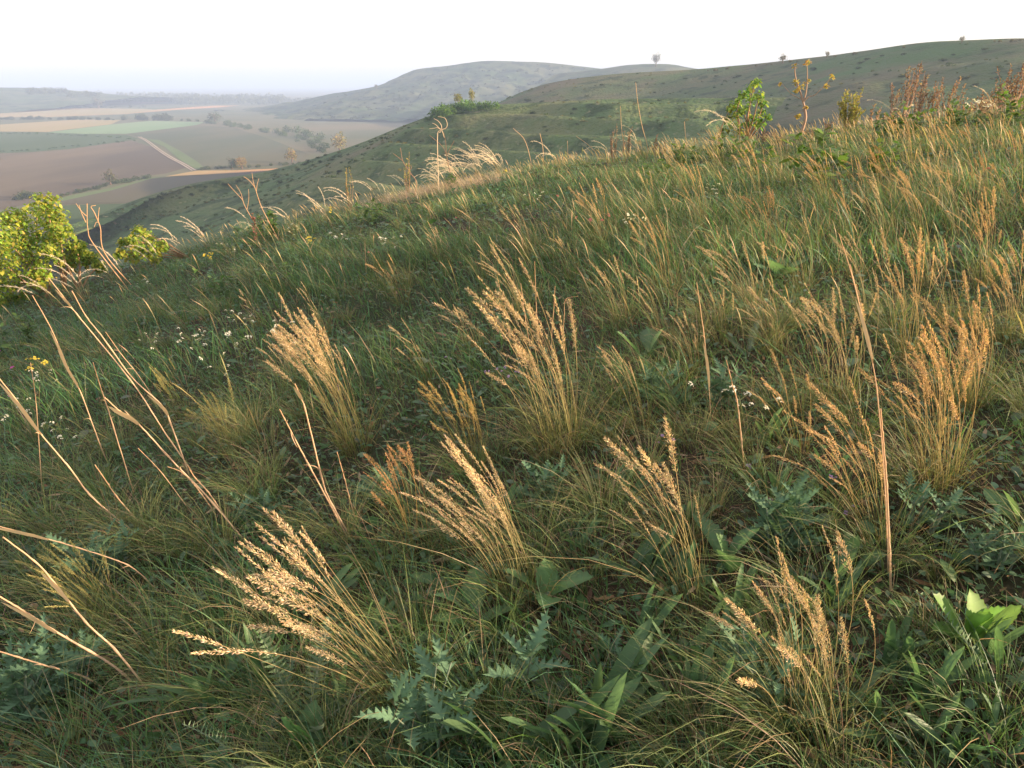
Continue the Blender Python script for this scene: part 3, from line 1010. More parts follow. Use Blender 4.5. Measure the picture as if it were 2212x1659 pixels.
def build_stalks():
    S = 0.0027
    q = [
        ([(412, 1030), (369, 916), (349, 875), (287, 817), (220, 726), (187, 685), (155, 628)], S, 'long straw stalk with a kinked leaf sheath at left, topped at the dirt coloured tip', [(0.22, 0.42, 0.008)]),
        ([(418, 1016), (360, 940), (287, 828), (176, 691), (140, 645), (105, 600)], S * 0.95, 'longest leaning straw with a frayed orange tip reaching highest at left', [(0.7, 0.9, 0.006)]),
        ([(340, 866), (300, 812), (262, 765), (228, 717)], S * 0.8, 'short straw rising between the two longest at left', []),
        ([(235, 1000), (217, 963), (176, 852), (146, 793), (111, 711), (70, 638)], S * 0.9, 'frayed reddish straw left of the longest pair', [(0.45, 0.7, 0.007), (0.6, 0.8, 0.006)]),
        ([(290, 1060), (281, 1039), (234, 887), (215, 830), (201, 783)], S * 0.85, 'cut off thin straw standing between the leaning bundles', []),
        ([(90, 1060), (89, 1033), (78, 872), (66, 784)], S * 0.7, 'lone nearly upright thin straw near the left edge', []),
        ([(300, 1150), (202, 1077), (150, 1010), (88, 937), (40, 870), (-20, 795)], S * 1.0, 'thick straw leaning out of the picture at the upper left edge', [(0.6, 0.95, 0.008)]),
        ([(322, 1145), (258, 1080), (230, 1040), (205, 1004)], S * 0.85, 'stubby cut straw below the thick leaning one', []),
        ([(545, 1180), (454, 1080), (366, 989), (299, 916), (255, 885), (226, 858)], S, 'bright straw with a broad pale sheath pointing up left from the centre left', [(0.6, 0.88, 0.010)]),
        ([(500, 1130), (455, 1070), (420, 1030), (405, 1005)], S * 0.9, 'short cut straw beside the foot of the bright sheathed one', []),
        ([(470, 1110), (430, 1060), (395, 1022), (362, 1008)], S * 0.8, 'dull grey straw stub leaning left under the bright sheathed one', []),
        ([(420, 1110), (360, 1035), (330, 1000), (298, 968)], S * 0.55, 'thin twisted orange straw below the bright sheathed one', []),
        ([(345, 1275), (300, 1237), (248, 1209), (99, 1163), (-30, 1130)], S * 0.8, 'thin straw arching to the left edge at mid height', [(0.75, 0.98, 0.008)]),
        ([(330, 1495), (250, 1405), (191, 1350), (130, 1275), (80, 1217), (6, 1160)], S * 0.95, 'straight straw with a hooked tip at the lower left edge', [(0.55, 0.75, 0.007)]),
        ([(300, 1480), (244, 1438), (122, 1365), (60, 1325), (-30, 1272)], S * 1.1, 'thickest pale straw leaving the picture low on the left edge', [(0.5, 0.9, 0.009)]),
        ([(230, 1480), (179, 1461), (90, 1435), (-30, 1398)], S, 'lowest straw lying almost flat at the left edge', []),
        ([(1922, 1245), (1913, 1078), (1896, 859), (1876, 743), (1842, 602), (1813, 507)], S * 0.5, 'very tall thin straw on the right, the highest of its bundle', [(0.55, 0.75, 0.004)]),
        ([(1890, 790), (1867, 701), (1850, 630), (1836, 571)], S * 0.9, 'shorter straw leaning beside the very tall one on the right', []),
        ([(1928, 1275), (1917, 1080), (1910, 980), (1902, 883)], S * 1.0, 'thick cut straw standing upright on the right', []),
        ([(1536, 900), (1534, 875), (1528, 790), (1520, 718), (1512, 660), (1505, 610)], S * 0.8, 'upright straw with a broken top right of the picture centre', [(0.3, 0.55, 0.005)]),
        ([(1610, 1010), (1594, 879), (1582, 830), (1569, 778)], S * 0.8, 'thin pale straw behind the small white flowered stem', []),
        ([(765, 1165), (712, 1080), (694, 1027), (661, 891), (648, 855), (637, 829)], S, 'forked straw with a frayed top left of the big golden tussock', [(0.75, 0.97, 0.006)]),
        ([(755, 1160), (708, 1080), (646, 965), (620, 915), (604, 884)], S * 0.9, 'left arm of the straw pair below the big golden tussock', []),
        ([(772, 1130), (756, 1080), (742, 1025), (728, 976)], S * 0.7, 'short thin straw right of the straw pair', []),
        ([(1165, 760), (1160, 690), (1157, 630), (1155, 565)], S * 0.8, 'tallest upright white straw in the tall golden tussock', []),
        ([(1150, 770), (1140, 720), (1132, 665), (1125, 612)], S * 0.7, 'pale upright straw at the left of the tall golden tussock', []),
        ([(1192, 770), (1192, 720), (1196, 670), (1199, 618)], S * 0.7, 'pale upright straw in the middle of the tall golden tussock', []),
        ([(1216, 760), (1217, 715), (1219, 680), (1222, 647), (1248, 640)], S * 0.65, 'pale straw with a bent over tip at the right of the tall golden tussock', []),
    ]
    for pts, r, lab, sh in q:
        stalk(pts, r, lab, sheath=sh, toward=0.06)


build_stalks()


# ------------------------------------------------------------------ leaves with a shape of their own
def leaf_mesh(name, L, Wd, prof, bend, fold, c, mat, levels=14, teeth=0.0, lobes=0, tip=(1, 1, 1), twist=0.0, vein=1.25):
    """leaf along +x from the origin; prof(t) half width share, optional teeth or spiny lobes"""
    t = np.linspace(0, 1, levels)
    ph = bend * t
    x = np.concatenate([[0], np.cumsum(np.cos((ph[1:] + ph[:-1]) / 2))]) * L / (levels - 1)
    z = -np.concatenate([[0], np.cumsum(np.sin((ph[1:] + ph[:-1]) / 2))]) * L / (levels - 1)
    w = prof(t) * Wd
    if lobes:
        w = w * np.where(np.arange(levels) % 2 == 0, 1.0, 0.30)
        w[0] = Wd * 0.06
    elif teeth:
        w = w * np.where(np.arange(levels) % 2 == 0, 1.0, 1 - teeth)
    fw = np.where(np.arange(levels) % 2 == 0, L / levels * (1.3 if lobes else 0.6), 0) if (lobes or teeth) else 0
    up = fold * w + (0.012 * rng.normal(size=levels) if lobes else 0)
    tw = twist * t
    mid = np.stack([x, 0 * x, z], -1)
    lef = np.stack([x + fw, w * np.cos(tw), z + up + w * np.sin(tw)], -1)
    rig = np.stack([x + fw, -w * np.cos(tw), z + up - w * np.sin(tw)], -1)
    V = np.stack([mid, lef, rig], 1).reshape(-1, 3)
    T = []
    for i in range(levels - 1):
        a, b = 3 * i, 3 * i + 3
        T += [(a, b, b + 1), (a, b + 1, a + 1), (a, b + 2, b), (a, a + 2, b + 2)]
    cc = np.array(c)[None] * (np.array(tip)[None] ** t[:, None])
    C = np.stack([cc * vein, cc, cc], 1).reshape(-1, 3)
    mb = MB()
    mb.add(V, T, C)
    return mb.mesh(name, mat)


IRIS = [leaf_mesh('leaf', 1.0, rng.uniform(0.060, 0.085), lambda t: (0.75 + 0.5 * t - 0.25 * t ** 2) * np.sqrt(np.clip(1 - t ** 3.2, 0, 1)),
                  rng.uniform(0.1, 0.9), 0.35, (0.085, 0.165, 0.080), M_LEAF, 9, tip=(1.1, 1.0, 0.9), twist=rng.normal(0, 0.5), vein=1.1) for _ in range(7)]
ERYNGO = [leaf_mesh('leaf', 1.0, rng.uniform(0.24, 0.34), lambda t: np.clip(1.05 - 0.75 * t, 0, 1) * np.clip(t * 5 + 0.2, 0, 1) * np.where(t > 0.98, 0.02, 1),
                    rng.uniform(0.1, 0.7), 0.35, (0.085, 0.155, 0.090), M_MATT, 13, lobes=1, vein=1.35) for _ in range(7)]
TOOTHED = [leaf_mesh('leaf', 1.0, rng.uniform(0.17, 0.26), lambda t: np.sin(math.pi * np.clip(t, 0, 1) ** 1.35) ** 0.7 + 0.03 * (1 - t),
                     rng.uniform(0.2, 0.8), 0.25, (0.095, 0.175, 0.075), M_LEAF, 21, teeth=0.13, vein=1.5) for _ in range(6)]
OVAL = [leaf_mesh('leaf', 1.0, rng.uniform(0.14, 0.20), lambda t: np.sin(math.pi * np.clip(t, 0, 1) ** 0.9) ** 0.8 + 0.02 * (1 - t),
                  rng.uniform(0.2, 0.7), 0.25, (0.105, 0.19, 0.045), M_LEAF, 8, vein=1.2) for _ in range(5)]


def feather_leaf():
    mb = MB()
    n = 22
    for s in (-1, 1):
        x = np.linspace(0.08, 0.98, n)
        L = 0.13 * np.sin(math.pi * np.clip(0.1 + 0.85 * np.linspace(0, 1, n), 0, 1)) ** 0.6
        b = np.stack([x, 0 * x, -0.25 * x ** 2], -1)
        d = np.stack([np.full(n, 0.45), np.full(n, s * 1.0), rng.uniform(0.2, 0.9, n)], -1)
        t = np.linspace(0, 1, 4)[None, :, None]
        P = b[:, None] + nrm(d)[:, None] * L[:, None, None] * t
        mb.ribbons(P, np.broadcast_to(np.array((0.020, 0, 0.008)) * (1.1 - t), P.shape), np.tile(np.array((0.14, 0.20, 0.12)), (n, 4, 1)))
    x = np.linspace(0, 1, 10)
    mb.tube(np.stack([x, 0 * x, -0.25 * x ** 2], -1), np.linspace(0.012, 0.004, 10), 4, (0.24, 0.29, 0.2))
    return mb.mesh('leaf', M_MATT)


FEATHER = [feather_leaf() for _ in range(3)]


def rosette(name, px, py, lib, n, size, rise, label, cat, group=None, col=(1, 1, 1), var=0.25, fan=False, spread=0.015, r=None):
    p = ground(px, py) if r is None else slope_at(px, r)
    t = thing(name, p, label, cat, group)
    for i in range(n):
        a = (i + rng.uniform(-0.3, 0.3)) * 2 * math.pi / n if not fan else rng.choice([0.0, math.pi]) + rng.normal(0, 0.45) + 0.4
        el = math.radians(np.clip(rng.normal(rise, 13), 2, 88))
        e = Euler((rng.normal(0, 0.25), -el, a), 'XYZ')
        c = np.array(col) * (1 + rng.normal(0, 0.10)) * (1 + rng.normal(0, 0.04, 3))
        link('leaf', lib[int(rng.integers(len(lib)))], t, (rng.normal(0, spread), rng.normal(0, spread), 0.0), e, size * rng.uniform(1 - var, 1 + var), c)
    return t


def eryngo(px, py, n, height, size, label, group='spiny blue green plants', col=(1, 1, 1)):
    """several short stems, spiny lobed leaves up each"""
    p = ground(px, py)
    t = thing('spiny_plant', p, label, 'spiny plant', group)
    for i in range(n):
        a = rng.uniform(0, 2 * math.pi)
        b = np.array((math.cos(a), math.sin(a), 0)) * rng.uniform(0.0, 0.05) * (n > 1)
        pts = curve_pts(height * rng.uniform(0.7, 1.1), 0.1, rng.uniform(0.2, 0.7), 7, a) + b
        mb = MB()
        mb.tube(pts, np.linspace(0.0035, 0.0018, 7), 5, (0.16, 0.21, 0.15))
        st = link('stem', mb.mesh('stem', M_MATT), t)
        k = int(rng.integers(5, 8))
        for j in range(k):
            f = (j + 0.6) / k
            q = pts[min(6, int(f * 6.99))]
            e = Euler((rng.normal(0, 0.35), -math.radians(rng.uniform(10, 45) + 25 * f), j * 2.4 + a), 'XYZ')
            c = np.array(col) * (1 + rng.normal(0, 0.1))
            link('leaf', ERYNGO[int(rng.integers(len(ERYNGO)))], st, q, e, size * rng.uniform(0.75, 1.2) * (1.1 - 0.35 * f), c)
    return t


def leafy_herb(px, py, n, s, label, col):
    p = ground(px, py)
    t = thing('leafy_herb', p, label, 'leafy herb', 'leafy herbs on the slope')
    m1, m2 = MB(), MB()
    for i in range(max(5, n // 2)):
        a = rng.uniform(0, 6.28)
        pts = curve_pts(s * rng.uniform(0.7, 1.3), 0.1, rng.uniform(0.1, 0.6), 7, a) + np.array((rng.normal(0, s * 0.4), rng.normal(0, s * 0.4), -0.02))
        m1.tube(pts, 0.003, 3, (0.12, 0.15, 0.06))
        k = 26
        C = pts[rng.integers(1, 7, k)]
        leaf_cloud(m2, C, 1, s * 0.10, s * 0.26, np.array([(0.085, 0.15, 0.04), (0.11, 0.18, 0.05), (0.07, 0.125, 0.035)]) * np.array(col), droop=-0.6, slim=0.2)
    link('stem', m1.mesh('stem', M_LEAF), t)
    link('foliage', m2.mesh('foliage', M_LEAF), t)


def build_leafy():
    iris = [(1310, 1592, 13, 0.19, 'sword leaved clump with the longest upright leaves at the bottom centre'),
            (1500, 1560, 9, 0.15, 'sword leaved clump just right of the longest one'), (1475, 1445, 8, 0.13, 'sword leaved clump above the bottom centre, with curled leaves'),
            (1395, 1375, 8, 0.12, 'narrow sword leaved clump over brown litter at the centre front'), (1385, 1245, 10, 0.14, 'upright sword leaved clump right of the dense pale tussock'),
            (1462, 1275, 8, 0.12, 'small sword leaved clump under the thin golden tussock'), (1925, 1430, 9, 0.15, 'sword leaved clump right of the bright golden tussock'),
            (2055, 1640, 9, 0.13, 'long leaved clump in the bottom right corner'), (2160, 1600, 7, 0.11, 'clump with a withered leaf at the right bottom edge'),
            (1905, 1565, 8, 0.15, 'grey green clump at the foot of the bright golden tussock, right side'), (1590, 1335, 9, 0.13, 'blue green clump left of the bright golden tussock'),
            (1700, 1085, 10, 0.11, 'broad short clump below the glowing golden tussock'), (1770, 1050, 7, 0.11, 'small clump between the rusty and the glowing tussock'),
            (1345, 1065, 8, 0.12, 'clump left of the thin golden tussock heads'), (1480, 1130, 7, 0.10, 'low clump behind the thin golden tussock'),
            (1440, 890, 9, 0.13, 'dark clump with one broad upright leaf at mid slope'), (560, 1490, 8, 0.15, 'clump left of the large cream tussock, low down'),
            (690, 1330, 9, 0.15, 'clump seen under the large cream heads'), (470, 1530, 7, 0.17, 'broad bladed clump at the lower left'),
            (1110, 1110, 8, 0.10, 'small clump behind the dense pale tussock'), (1665, 960, 8, 0.12, 'clump left of the glowing golden tussock'),
            (2000, 1505, 8, 0.15, 'clump between the bright tussock and the backlit toothed leaves'), (2125, 1425, 7, 0.14, 'clump at the right edge beside orange withered leaves'),
            (740, 1590, 8, 0.14, 'clump at the bottom edge left of the spiny plant'), (1090, 1625, 6, 0.18, 'single large blades at the bottom edge right of the spiny plant'),
            (1230, 1640, 7, 0.17, 'clump cut by the bottom edge left of the longest one'), (1640, 1600, 8, 0.13, 'clump at the bottom left of the bright golden tussock'),
            (1790, 1300, 7, 0.12, 'clump behind the bright golden heads'), (1560, 1475, 8, 0.13, 'clump with arched leaves left below the bright tussock'),
            (820, 1400, 6, 0.12, 'clump inside the shade of the large cream tussock'), (1250, 1190, 7, 0.11, 'small clump at the right foot of the dense pale tussock')]
    for px, py, n, s, lab in iris:
        rosette('sword_leaved_clump', px, py, IRIS, n + 2, s * (0.8 if px > 1850 else 1.05), 62, lab, 'leaf clump', 'sword leaved clumps', col=(1, 1, 1), fan=True, spread=0.022)
    er = [(930, 1615, 7, 0.14, 0.075, 'large spiny lobed plant at the bottom edge, left of centre'), (1135, 1490, 1, 0.13, 0.085, 'single pale spiny stem with five lobed leaves at centre front'),
          (1690, 1195, 8, 0.12, 0.075, 'wide spread of spiny grey leaves above the bright golden tussock'), (1625, 1500, 5, 0.12, 0.06, 'dusty grey spiny plant at the foot of the bright tussock'),
          (235, 1250, 5, 0.12, 0.075, 'pale spiny plant among the straw stalks at left'), (820, 1085, 4, 0.08, 0.055, 'spiny plant at the foot of the upright brown tussock'),
          (1185, 1080, 3, 0.10, 0.06, 'spiny plant right of the dense pale heads'), (560, 1130, 3, 0.08, 0.05, 'spiny plant by the foot of the bright sheathed straw'),
          (1555, 880, 5, 0.11, 0.065, 'spiny plant in the green hollow at mid slope'), (2150, 1235, 4, 0.10, 0.06, 'spiny plant below the largest orange tussock'),
          (1420, 860, 4, 0.1, 0.06, 'spiny plant beside the dark broad leaved clump'), (60, 1560, 4, 0.12, 0.08, 'spiny plant in the bottom left corner'),
          (150, 1500, 3, 0.12, 0.08, 'grey spiny plant under the lowest straw'), (1985, 1140, 4, 0.1, 0.06, 'spiny plant right of the rusty tussock'),
          (1330, 1480, 2, 0.07, 0.05, 'small spiny plant over brown litter at the centre')]
    for px, py, n, h, s, lab in er:
        eryngo(px, py, n + (n > 2) * 2, h * 1.25, s * 1.3, lab)
    ro = [(1012, 1360, 5, 0.13, 40, 'round toothed leaves right of the large cream heads'), (1180, 1300, 4, 0.13, 62, 'two tall toothed leaves under the dense pale tussock'),
          (985, 1250, 4, 0.12, 25, 'flat toothed leaves left of the dense pale tussock foot'), (2085, 1390, 7, 0.115, 62, 'bright backlit toothed leaves at the right'),
          (1565, 1240, 4, 0.15, 60, 'upright toothed leaf right of the thin golden tussock'), (1835, 1230, 4, 0.11, 60, 'dark toothed leaf left of the tall straw foot'),
          (655, 1640, 4, 0.12, 60, 'pale round leaf at the bottom edge'), (1680, 600, 6, 0.16, 35, 'broad green leaf rosette on the sunny slope'),
          (1400, 775, 4, 0.16, 60, 'upright broad leaf right of the tall golden tussock'), (2200, 1130, 4, 0.10, 55, 'toothed leaves at the right edge')]
    for px, py, n, s, ri, lab in ro:
        bright = (1.25, 1.2, 0.7) if 'backlit' in lab else (1, 1, 1)  # backlight is put into the leaf colour as a brighter, yellower tint
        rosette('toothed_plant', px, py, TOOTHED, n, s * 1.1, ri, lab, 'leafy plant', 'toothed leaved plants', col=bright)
    fe = [(680, 1600, 5, 0.22, 'woolly feathery leaves left of the large spiny plant'), (590, 1640, 4, 0.2, 'grey feathery leaves in the shade at the lower left'),
          (1690, 905, 5, 0.17, 'ferny plant left of the glowing golden tussock'), (1610, 770, 5, 0.17, 'ferny plant behind the thin pale straw'),
          (2180, 1480, 3, 0.2, 'feathery leaf at the right edge')]
    for px, py, n, s, lab in fe:
        rosette('feathery_plant', px, py, FEATHER, n, s, 45, lab, 'feathery plant', 'feathery leaved plants')
    # low green sub-shrubs
    ov = [(592, 512, 16, 0.24, 'dark leafy herb on the crest right of the red flower spike'), (540, 520, 14, 0.2, 'dark leafy herb below the red flower spike'),
          (585, 640, 14, 0.17, 'bright upright leafy herb in the middle of the green slope'), (28, 765, 16, 0.2, 'leafy herb at the left edge below the yellow bush'),
          (470, 655, 12, 0.17, 'leafy herb left in the green slope'), (1775, 405, 14, 0.3, 'broad dark leaved plant behind the dense orange tussock'),
          (1930, 300, 18, 0.3, 'bushy green herb on the right crest, left one'), (2050, 285, 18, 0.3, 'bushy green herb on the right crest under white flowers'),
          (2190, 270, 16, 0.3, 'bushy green herb at the right edge of the crest'), (1550, 350, 16, 0.25, 'soft green herb on the crest left of the leafy sapling'),
          (1480, 360, 14, 0.22, 'soft green herb on the crest, middle'), (1420, 400, 14, 0.2, 'soft green herb below the crest, middle'),
          (980, 410, 12, 0.2, 'dark tuft of leaves under the curled dead plant'), (810, 480, 12, 0.2, 'leafy herb on the left crest'),
          (1640, 375, 14, 0.24, 'green herb at the foot of the bare sapling, left'), (1880, 380, 14, 0.25, 'green herb below the yellow bush on the right')]
    for px, py, n, s, lab in ov:
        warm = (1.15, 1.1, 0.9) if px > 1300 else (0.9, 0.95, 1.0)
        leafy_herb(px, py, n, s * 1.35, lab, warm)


build_leafy()


# ------------------------------------------------------------------ flowers
def flower_head(c, n, rad, dome, s):
    mb = MB()
    a = rng.uniform(0, 2 * math.pi, n)
    q = rad * np.sqrt(rng.random(n))
    P = np.stack([q * np.cos(a), q * np.sin(a), dome * (1 - (q / rad) ** 2) + rng.normal(0, 0.1 * rad, n)], -1)
    for p in P:
        k = 5
        aa = np.arange(k) * 2 * math.pi / k + rng.uniform(0, 1)
        V = [p] + [p + s * np.array((math.cos(b), math.sin(b), rng.uniform(-0.2, 0.5))) for b in aa]
        T = [(0, 1 + i, 1 + (i + 1) % k) for i in range(k)]
        mb.add(V, T, np.array(c) * rng.uniform(0.85, 1.1))
    return mb.mesh('flower_head', M_PETAL)


FH = {'white': [flower_head((0.78, 0.76, 0.66), 14, 0.016, 0.008, 0.004) for _ in range(4)],
      'mauve': [flower_head((0.42, 0.28, 0.55), 12, 0.009, 0.012, 0.004) for _ in range(3)],
      'pink': [flower_head((0.50, 0.20, 0.20), 16, 0.011, 0.012, 0.006) for _ in range(3)],
      'magenta': [flower_head((0.50, 0.08, 0.42), 14, 0.011, 0.008, 0.006) for _ in range(3)],
      'yellow': [flower_head((0.62, 0.50, 0.08), 12, 0.014, 0.004, 0.005) for _ in range(3)]}


def flower(px, py, kind, heads, tall, label, cat, group, size=1.0, reach=0.06, r=None):
    p = ground(px, py) if r is None else slope_at(px, r)
    t = thing(kind + '_flower', p, label, cat, group)
    top = np.array((rng.normal(-0.05, 0.02), rng.normal(0, 0.02), tall))
    mb = MB()
    mid = top * np.array((0.3, 0.3, 0.62))
    main = spline([(0, 0, -0.02), mid, top], 8)
    mb.tube(main, 0.0016, 4, (0.14, 0.18, 0.07))
    ends = []
    for i in range(heads):
        e = top + (np.array((rng.normal(0, reach), rng.normal(0, reach), rng.uniform(-reach, reach * 0.6))) if heads > 1 else 0)
        ends.append(e)
        if heads > 1:
            mb.tube([main[int(rng.integers(3, 7))], (top * 0.4 + e * 0.6) - np.array((0, 0, 0.01)), e], 0.0011, 3, (0.14, 0.18, 0.07))
    link('stem', mb.mesh('stem', M_LEAF), t)
    lib = FH[kind]
    for e in ends:
        link('flower_head', lib[int(rng.integers(len(lib)))], t, e, (rng.normal(0, 0.35), rng.normal(0, 0.35) - 0.2, rng.uniform(0, 6)), size * rng.uniform(0.7, 1.15))
    return t


def build_flowers():
    wh = [(520, 735, 6, 'tallest white flowered stem left of the big golden tussock'), (528, 800, 6, 'white flowers just below the tallest white stem'),
          (447, 800, 5, 'white flowers in the middle of the left slope'), (425, 778, 4, 'small white flowers left of the tallest white stem'),
          (620, 760, 4, 'white flowers touching the heads of the big golden tussock'), (640, 800, 4, 'white flowers left of the big tussock foot'),
          (350, 790, 4, 'white flowers left of the white group'), (500, 850, 3, 'faint white flowers under the white group'),
          (1600, 960, 6, 'white flowered stem before the thin pale straw'), (130, 870, 5, 'pale flowers behind the thick leaning straw'),
          (20, 960, 5, 'white flowers at the left edge'), (60, 940, 4, 'white flowers near the left edge behind straw'),
          (150, 990, 4, 'pale flowers crossed by the leaning straws'), (500, 560, 4, 'tiny white flowers on the far left slope'),
          (330, 640, 4, 'tiny white flowers near the yellow bush'), (1530, 450, 6, 'pale cream flowered stem by the drooping orange tussock'),
          (1170, 460, 4, 'tiny white flowers on the central crest'), (860, 560, 4, 'tiny white flowers high on the green slope'),
          (1380, 520, 4, 'cream flowers right of the fan shaped tussock'), (640, 520, 4, 'tiny white flowers beside the dark leafy herb'),
          (760, 545, 4, 'tiny white flowers in the middle of the far slope')]
    for px, py, n, lab in wh:
        flower(px, py, 'white', n + 3, 0.18, lab, 'white flower', 'small white flowers', size=0.8 if py > 600 else 1.0)
    flower(2112, 292, 'white', 9, 0.42, 'large white flower cluster standing on the right crest', 'white flower', 'small white flowers', size=2.2, reach=0.09)
    mv = [(985, 822, 'mauve flowers left of the short yellow tussock heads'), (1080, 835, 'mauve flowers above the short yellow tussock'), (1115, 835, 'mauve flowers right of the short yellow tussock'),
          (1142, 850, 'mauve flowers under the tall golden tussock'), (1620, 1070, 'mauve flowers above the wide spiny spread'), (1682, 1145, 'mauve flowers left in the wide spiny spread'),
          (1822, 1150, 'mauve flowers below the rusty tussock, left'), (1845, 1095, 'mauve flowers below the rusty tussock, right'), (750, 870, 'mauve flowers inside the big golden tussock'),
          (1470, 1000, 'mauve flowers in the green hollow')]
    for px, py, lab in mv:
        flower(px, py, 'mauve', 3, 0.09, lab, 'mauve flower', 'mauve flowers low in the grass', size=0.65, reach=0.02)
    pk = [(1000, 530, 'single pink flower head high in the green slope'), (1270, 545, 'leftmost pink head below the fan shaped tussock'), (1292, 545, 'second pink head below the fan shaped tussock'),
          (1308, 552, 'third pink head below the fan shaped tussock'), (1325, 540, 'rightmost pink head below the fan shaped tussock'), (1582, 340, 'pink head on the crest left of the leafy sapling'),
          (2140, 440, 'red flower head on the upper right slope'), (1215, 480, 'small red head on the green upper slope'), (820, 610, 'dark red flower in the middle of the green slope')]
    for px, py, lab in pk:
        flower(px, py, 'pink', 1, 0.24, lab, 'pink flower', 'pink flower heads', size=1.1)
    for px, py, lab in [(62, 900, 'magenta flower near the left edge'), (54, 830, 'magenta flower above the other one at the left edge'), (5, 790, 'magenta flower cut by the left edge')]:
        flower(px, py, 'magenta', 1, 0.13, lab, 'magenta flower', 'magenta flowers at the left', size=1.5)
    for px, py, lab in [(438, 520, 'yellow flowers on the left crest'), (490, 520, 'yellow flower beside the red spike'), (730, 480, 'yellow flower head on the left crest under feather grass'),
                        (460, 590, 'yellow flowers below the left crest'), (120, 860, 'greenish yellow flower among the straw stalks'), (690, 410, 'yellow flower clump above the left crest'),
                        (690, 560, 'yellow flowers high on the left slope'), (1095, 395, 'yellow flowers on the central crest')]:
        flower(px, py, 'yellow', 5, 0.22, lab, 'yellow flower', 'yellow flowers', size=1.3, reach=0.05)
    # reddish orchid like spike
    p = slope_at(512, 11.0)
    t = thing('flower_spike', p, 'dark red flower spike standing on the left crest', 'flower spike')
    mb = MB()
    top = at_r(512, 462, 11.0)[2] - p[2]
    mb.tube(spline([(0, 0, 0), (0.01, 0, top * 0.5), (0, 0, top)], 8), 0.006, 5, (0.14, 0.12, 0.06))
    link('stem', mb.mesh('stem', M_LEAF), t)
    mb = MB()
    k = 46
    z = top - rng.uniform(0, 0.38, k)
    a = rng.uniform(0, 6.28, k)
    D = np.stack([np.cos(a), np.sin(a), np.full(k, 0.3)], -1)
    lens(mb, np.stack([0 * z, 0 * z, z], -1), D, np.full(k, 0.04), np.full(k, 0.010), pick(np.array([(0.22, 0.09, 0.08), (0.28, 0.14, 0.11)]), k))
    link('flower_head', mb.mesh('flower_head', M_PETAL), t)


build_flowers()


# ------------------------------------------------------------------ shrubs, saplings and tall herbs on the crest
def limb(mb, pts, r0, r1, col, n=10):
    C = spline(pts, n)
    mb.tube(C, np.linspace(r0, r1, n), 6, col)
    return C


def shrub(name, r, base_px, clumps, label, cat, pal, leaf, per, group=None, col=(0.30, 0.19, 0.11), trunks=4, wood=0.018):
    """clumps: (px, py, radius px) seen in the photograph, at distance r on the slope behind the crest"""
    base = slope_at(base_px, r)
    t = thing(name, base, label, cat, group)
    cs, sg = [], []
    for x, y, q in clumps:
        dd = r + rng.normal(0, 0.25)
        c = at_r(x, y, dd)
        c[2] = max(c[2], float(zg(c[0], c[1])) + 0.05)
        cs.append(c - base)
        sg.append(0.9 * q * K / F * r)
    cs, sg = np.array(cs), np.array(sg)
    mb = MB()
    feet = []
    for i in range(trunks):
        f = np.array((rng.normal(0, 0.35) if trunks > 1 else 0, rng.normal(0, 0.2) if trunks > 1 else 0, 0))
        f[2] = float(zg(base[0] + f[0], base[1] + f[1])) - base[2] - 0.05
        feet.append(f)
    for i, c in enumerate(cs):
        f = feet[int(np.argmin([abs(c[0] - q[0]) for q in feet]))]
        m = f * 0.45 + c * 0.55 + np.array((rng.normal(0, 0.05), rng.normal(0, 0.05), 0.05))
        limb(mb, [f, m, c], wood * rng.uniform(0.6, 1.1), wood * 0.35, col)
    link('trunk', mb.mesh('trunk', M_BARK), t)
    mb = MB()
    leaf_cloud(mb, cs, per, sg, leaf, pal)
    link('crown', mb.mesh('crown', M_LEAF), t)
    return t


def brush(px, r, top_py, half, n, label, col, stemcol, bits, group, size=0.03, name='dry_herb', cat='tall herb', bush=0.8):
    """upright bushy herb: many thin stems with small leaf remains. half: half width in pixels of the 2212 copy"""
    base = slope_at(px, r)
    t = thing(name, base, label, cat, group)
    H = at_r(px, top_py, r)[2] - base[2]
    wd = half * K / F * r
    m1, m2 = MB(), MB()
    for i in range(n):
        e = np.array((rng.normal(0, wd * 0.6), rng.normal(0, wd * 0.6), H * rng.uniform(0.5, 1.0)))
        f = np.array((e[0] * 0.25, e[1] * 0.25, -0.1))
        C = spline([f, f * 0.3 + e * 0.6 + np.array((rng.normal(0, 0.04), 0, 0)), e], 10)
        m1.tube(C, np.linspace(0.007, 0.0025, 10), 3, stemcol)
        k = bits
        u = rng.uniform(0.3, 1.0, k) ** bush
        idx = u * 8.99
        i0 = idx.astype(int)
        P = C[i0] * (1 - (idx - i0))[:, None] + C[i0 + 1] * (idx - i0)[:, None]
        D = nrm(rng.normal(size=(k, 3)) * np.array((1, 1, 0.5)) + np.array((0, 0, 0.8)))
        lens(m2, P, D, rng.uniform(0.5, 1.6, k) * size, rng.uniform(0.12, 0.3, k) * size, pick(col, k, 0.2))
    link('stem', m1.mesh('stem', M_BARK), t)
    link('foliage', m2.mesh('foliage', M_LEAF), t)
    return t


PLUMES = []


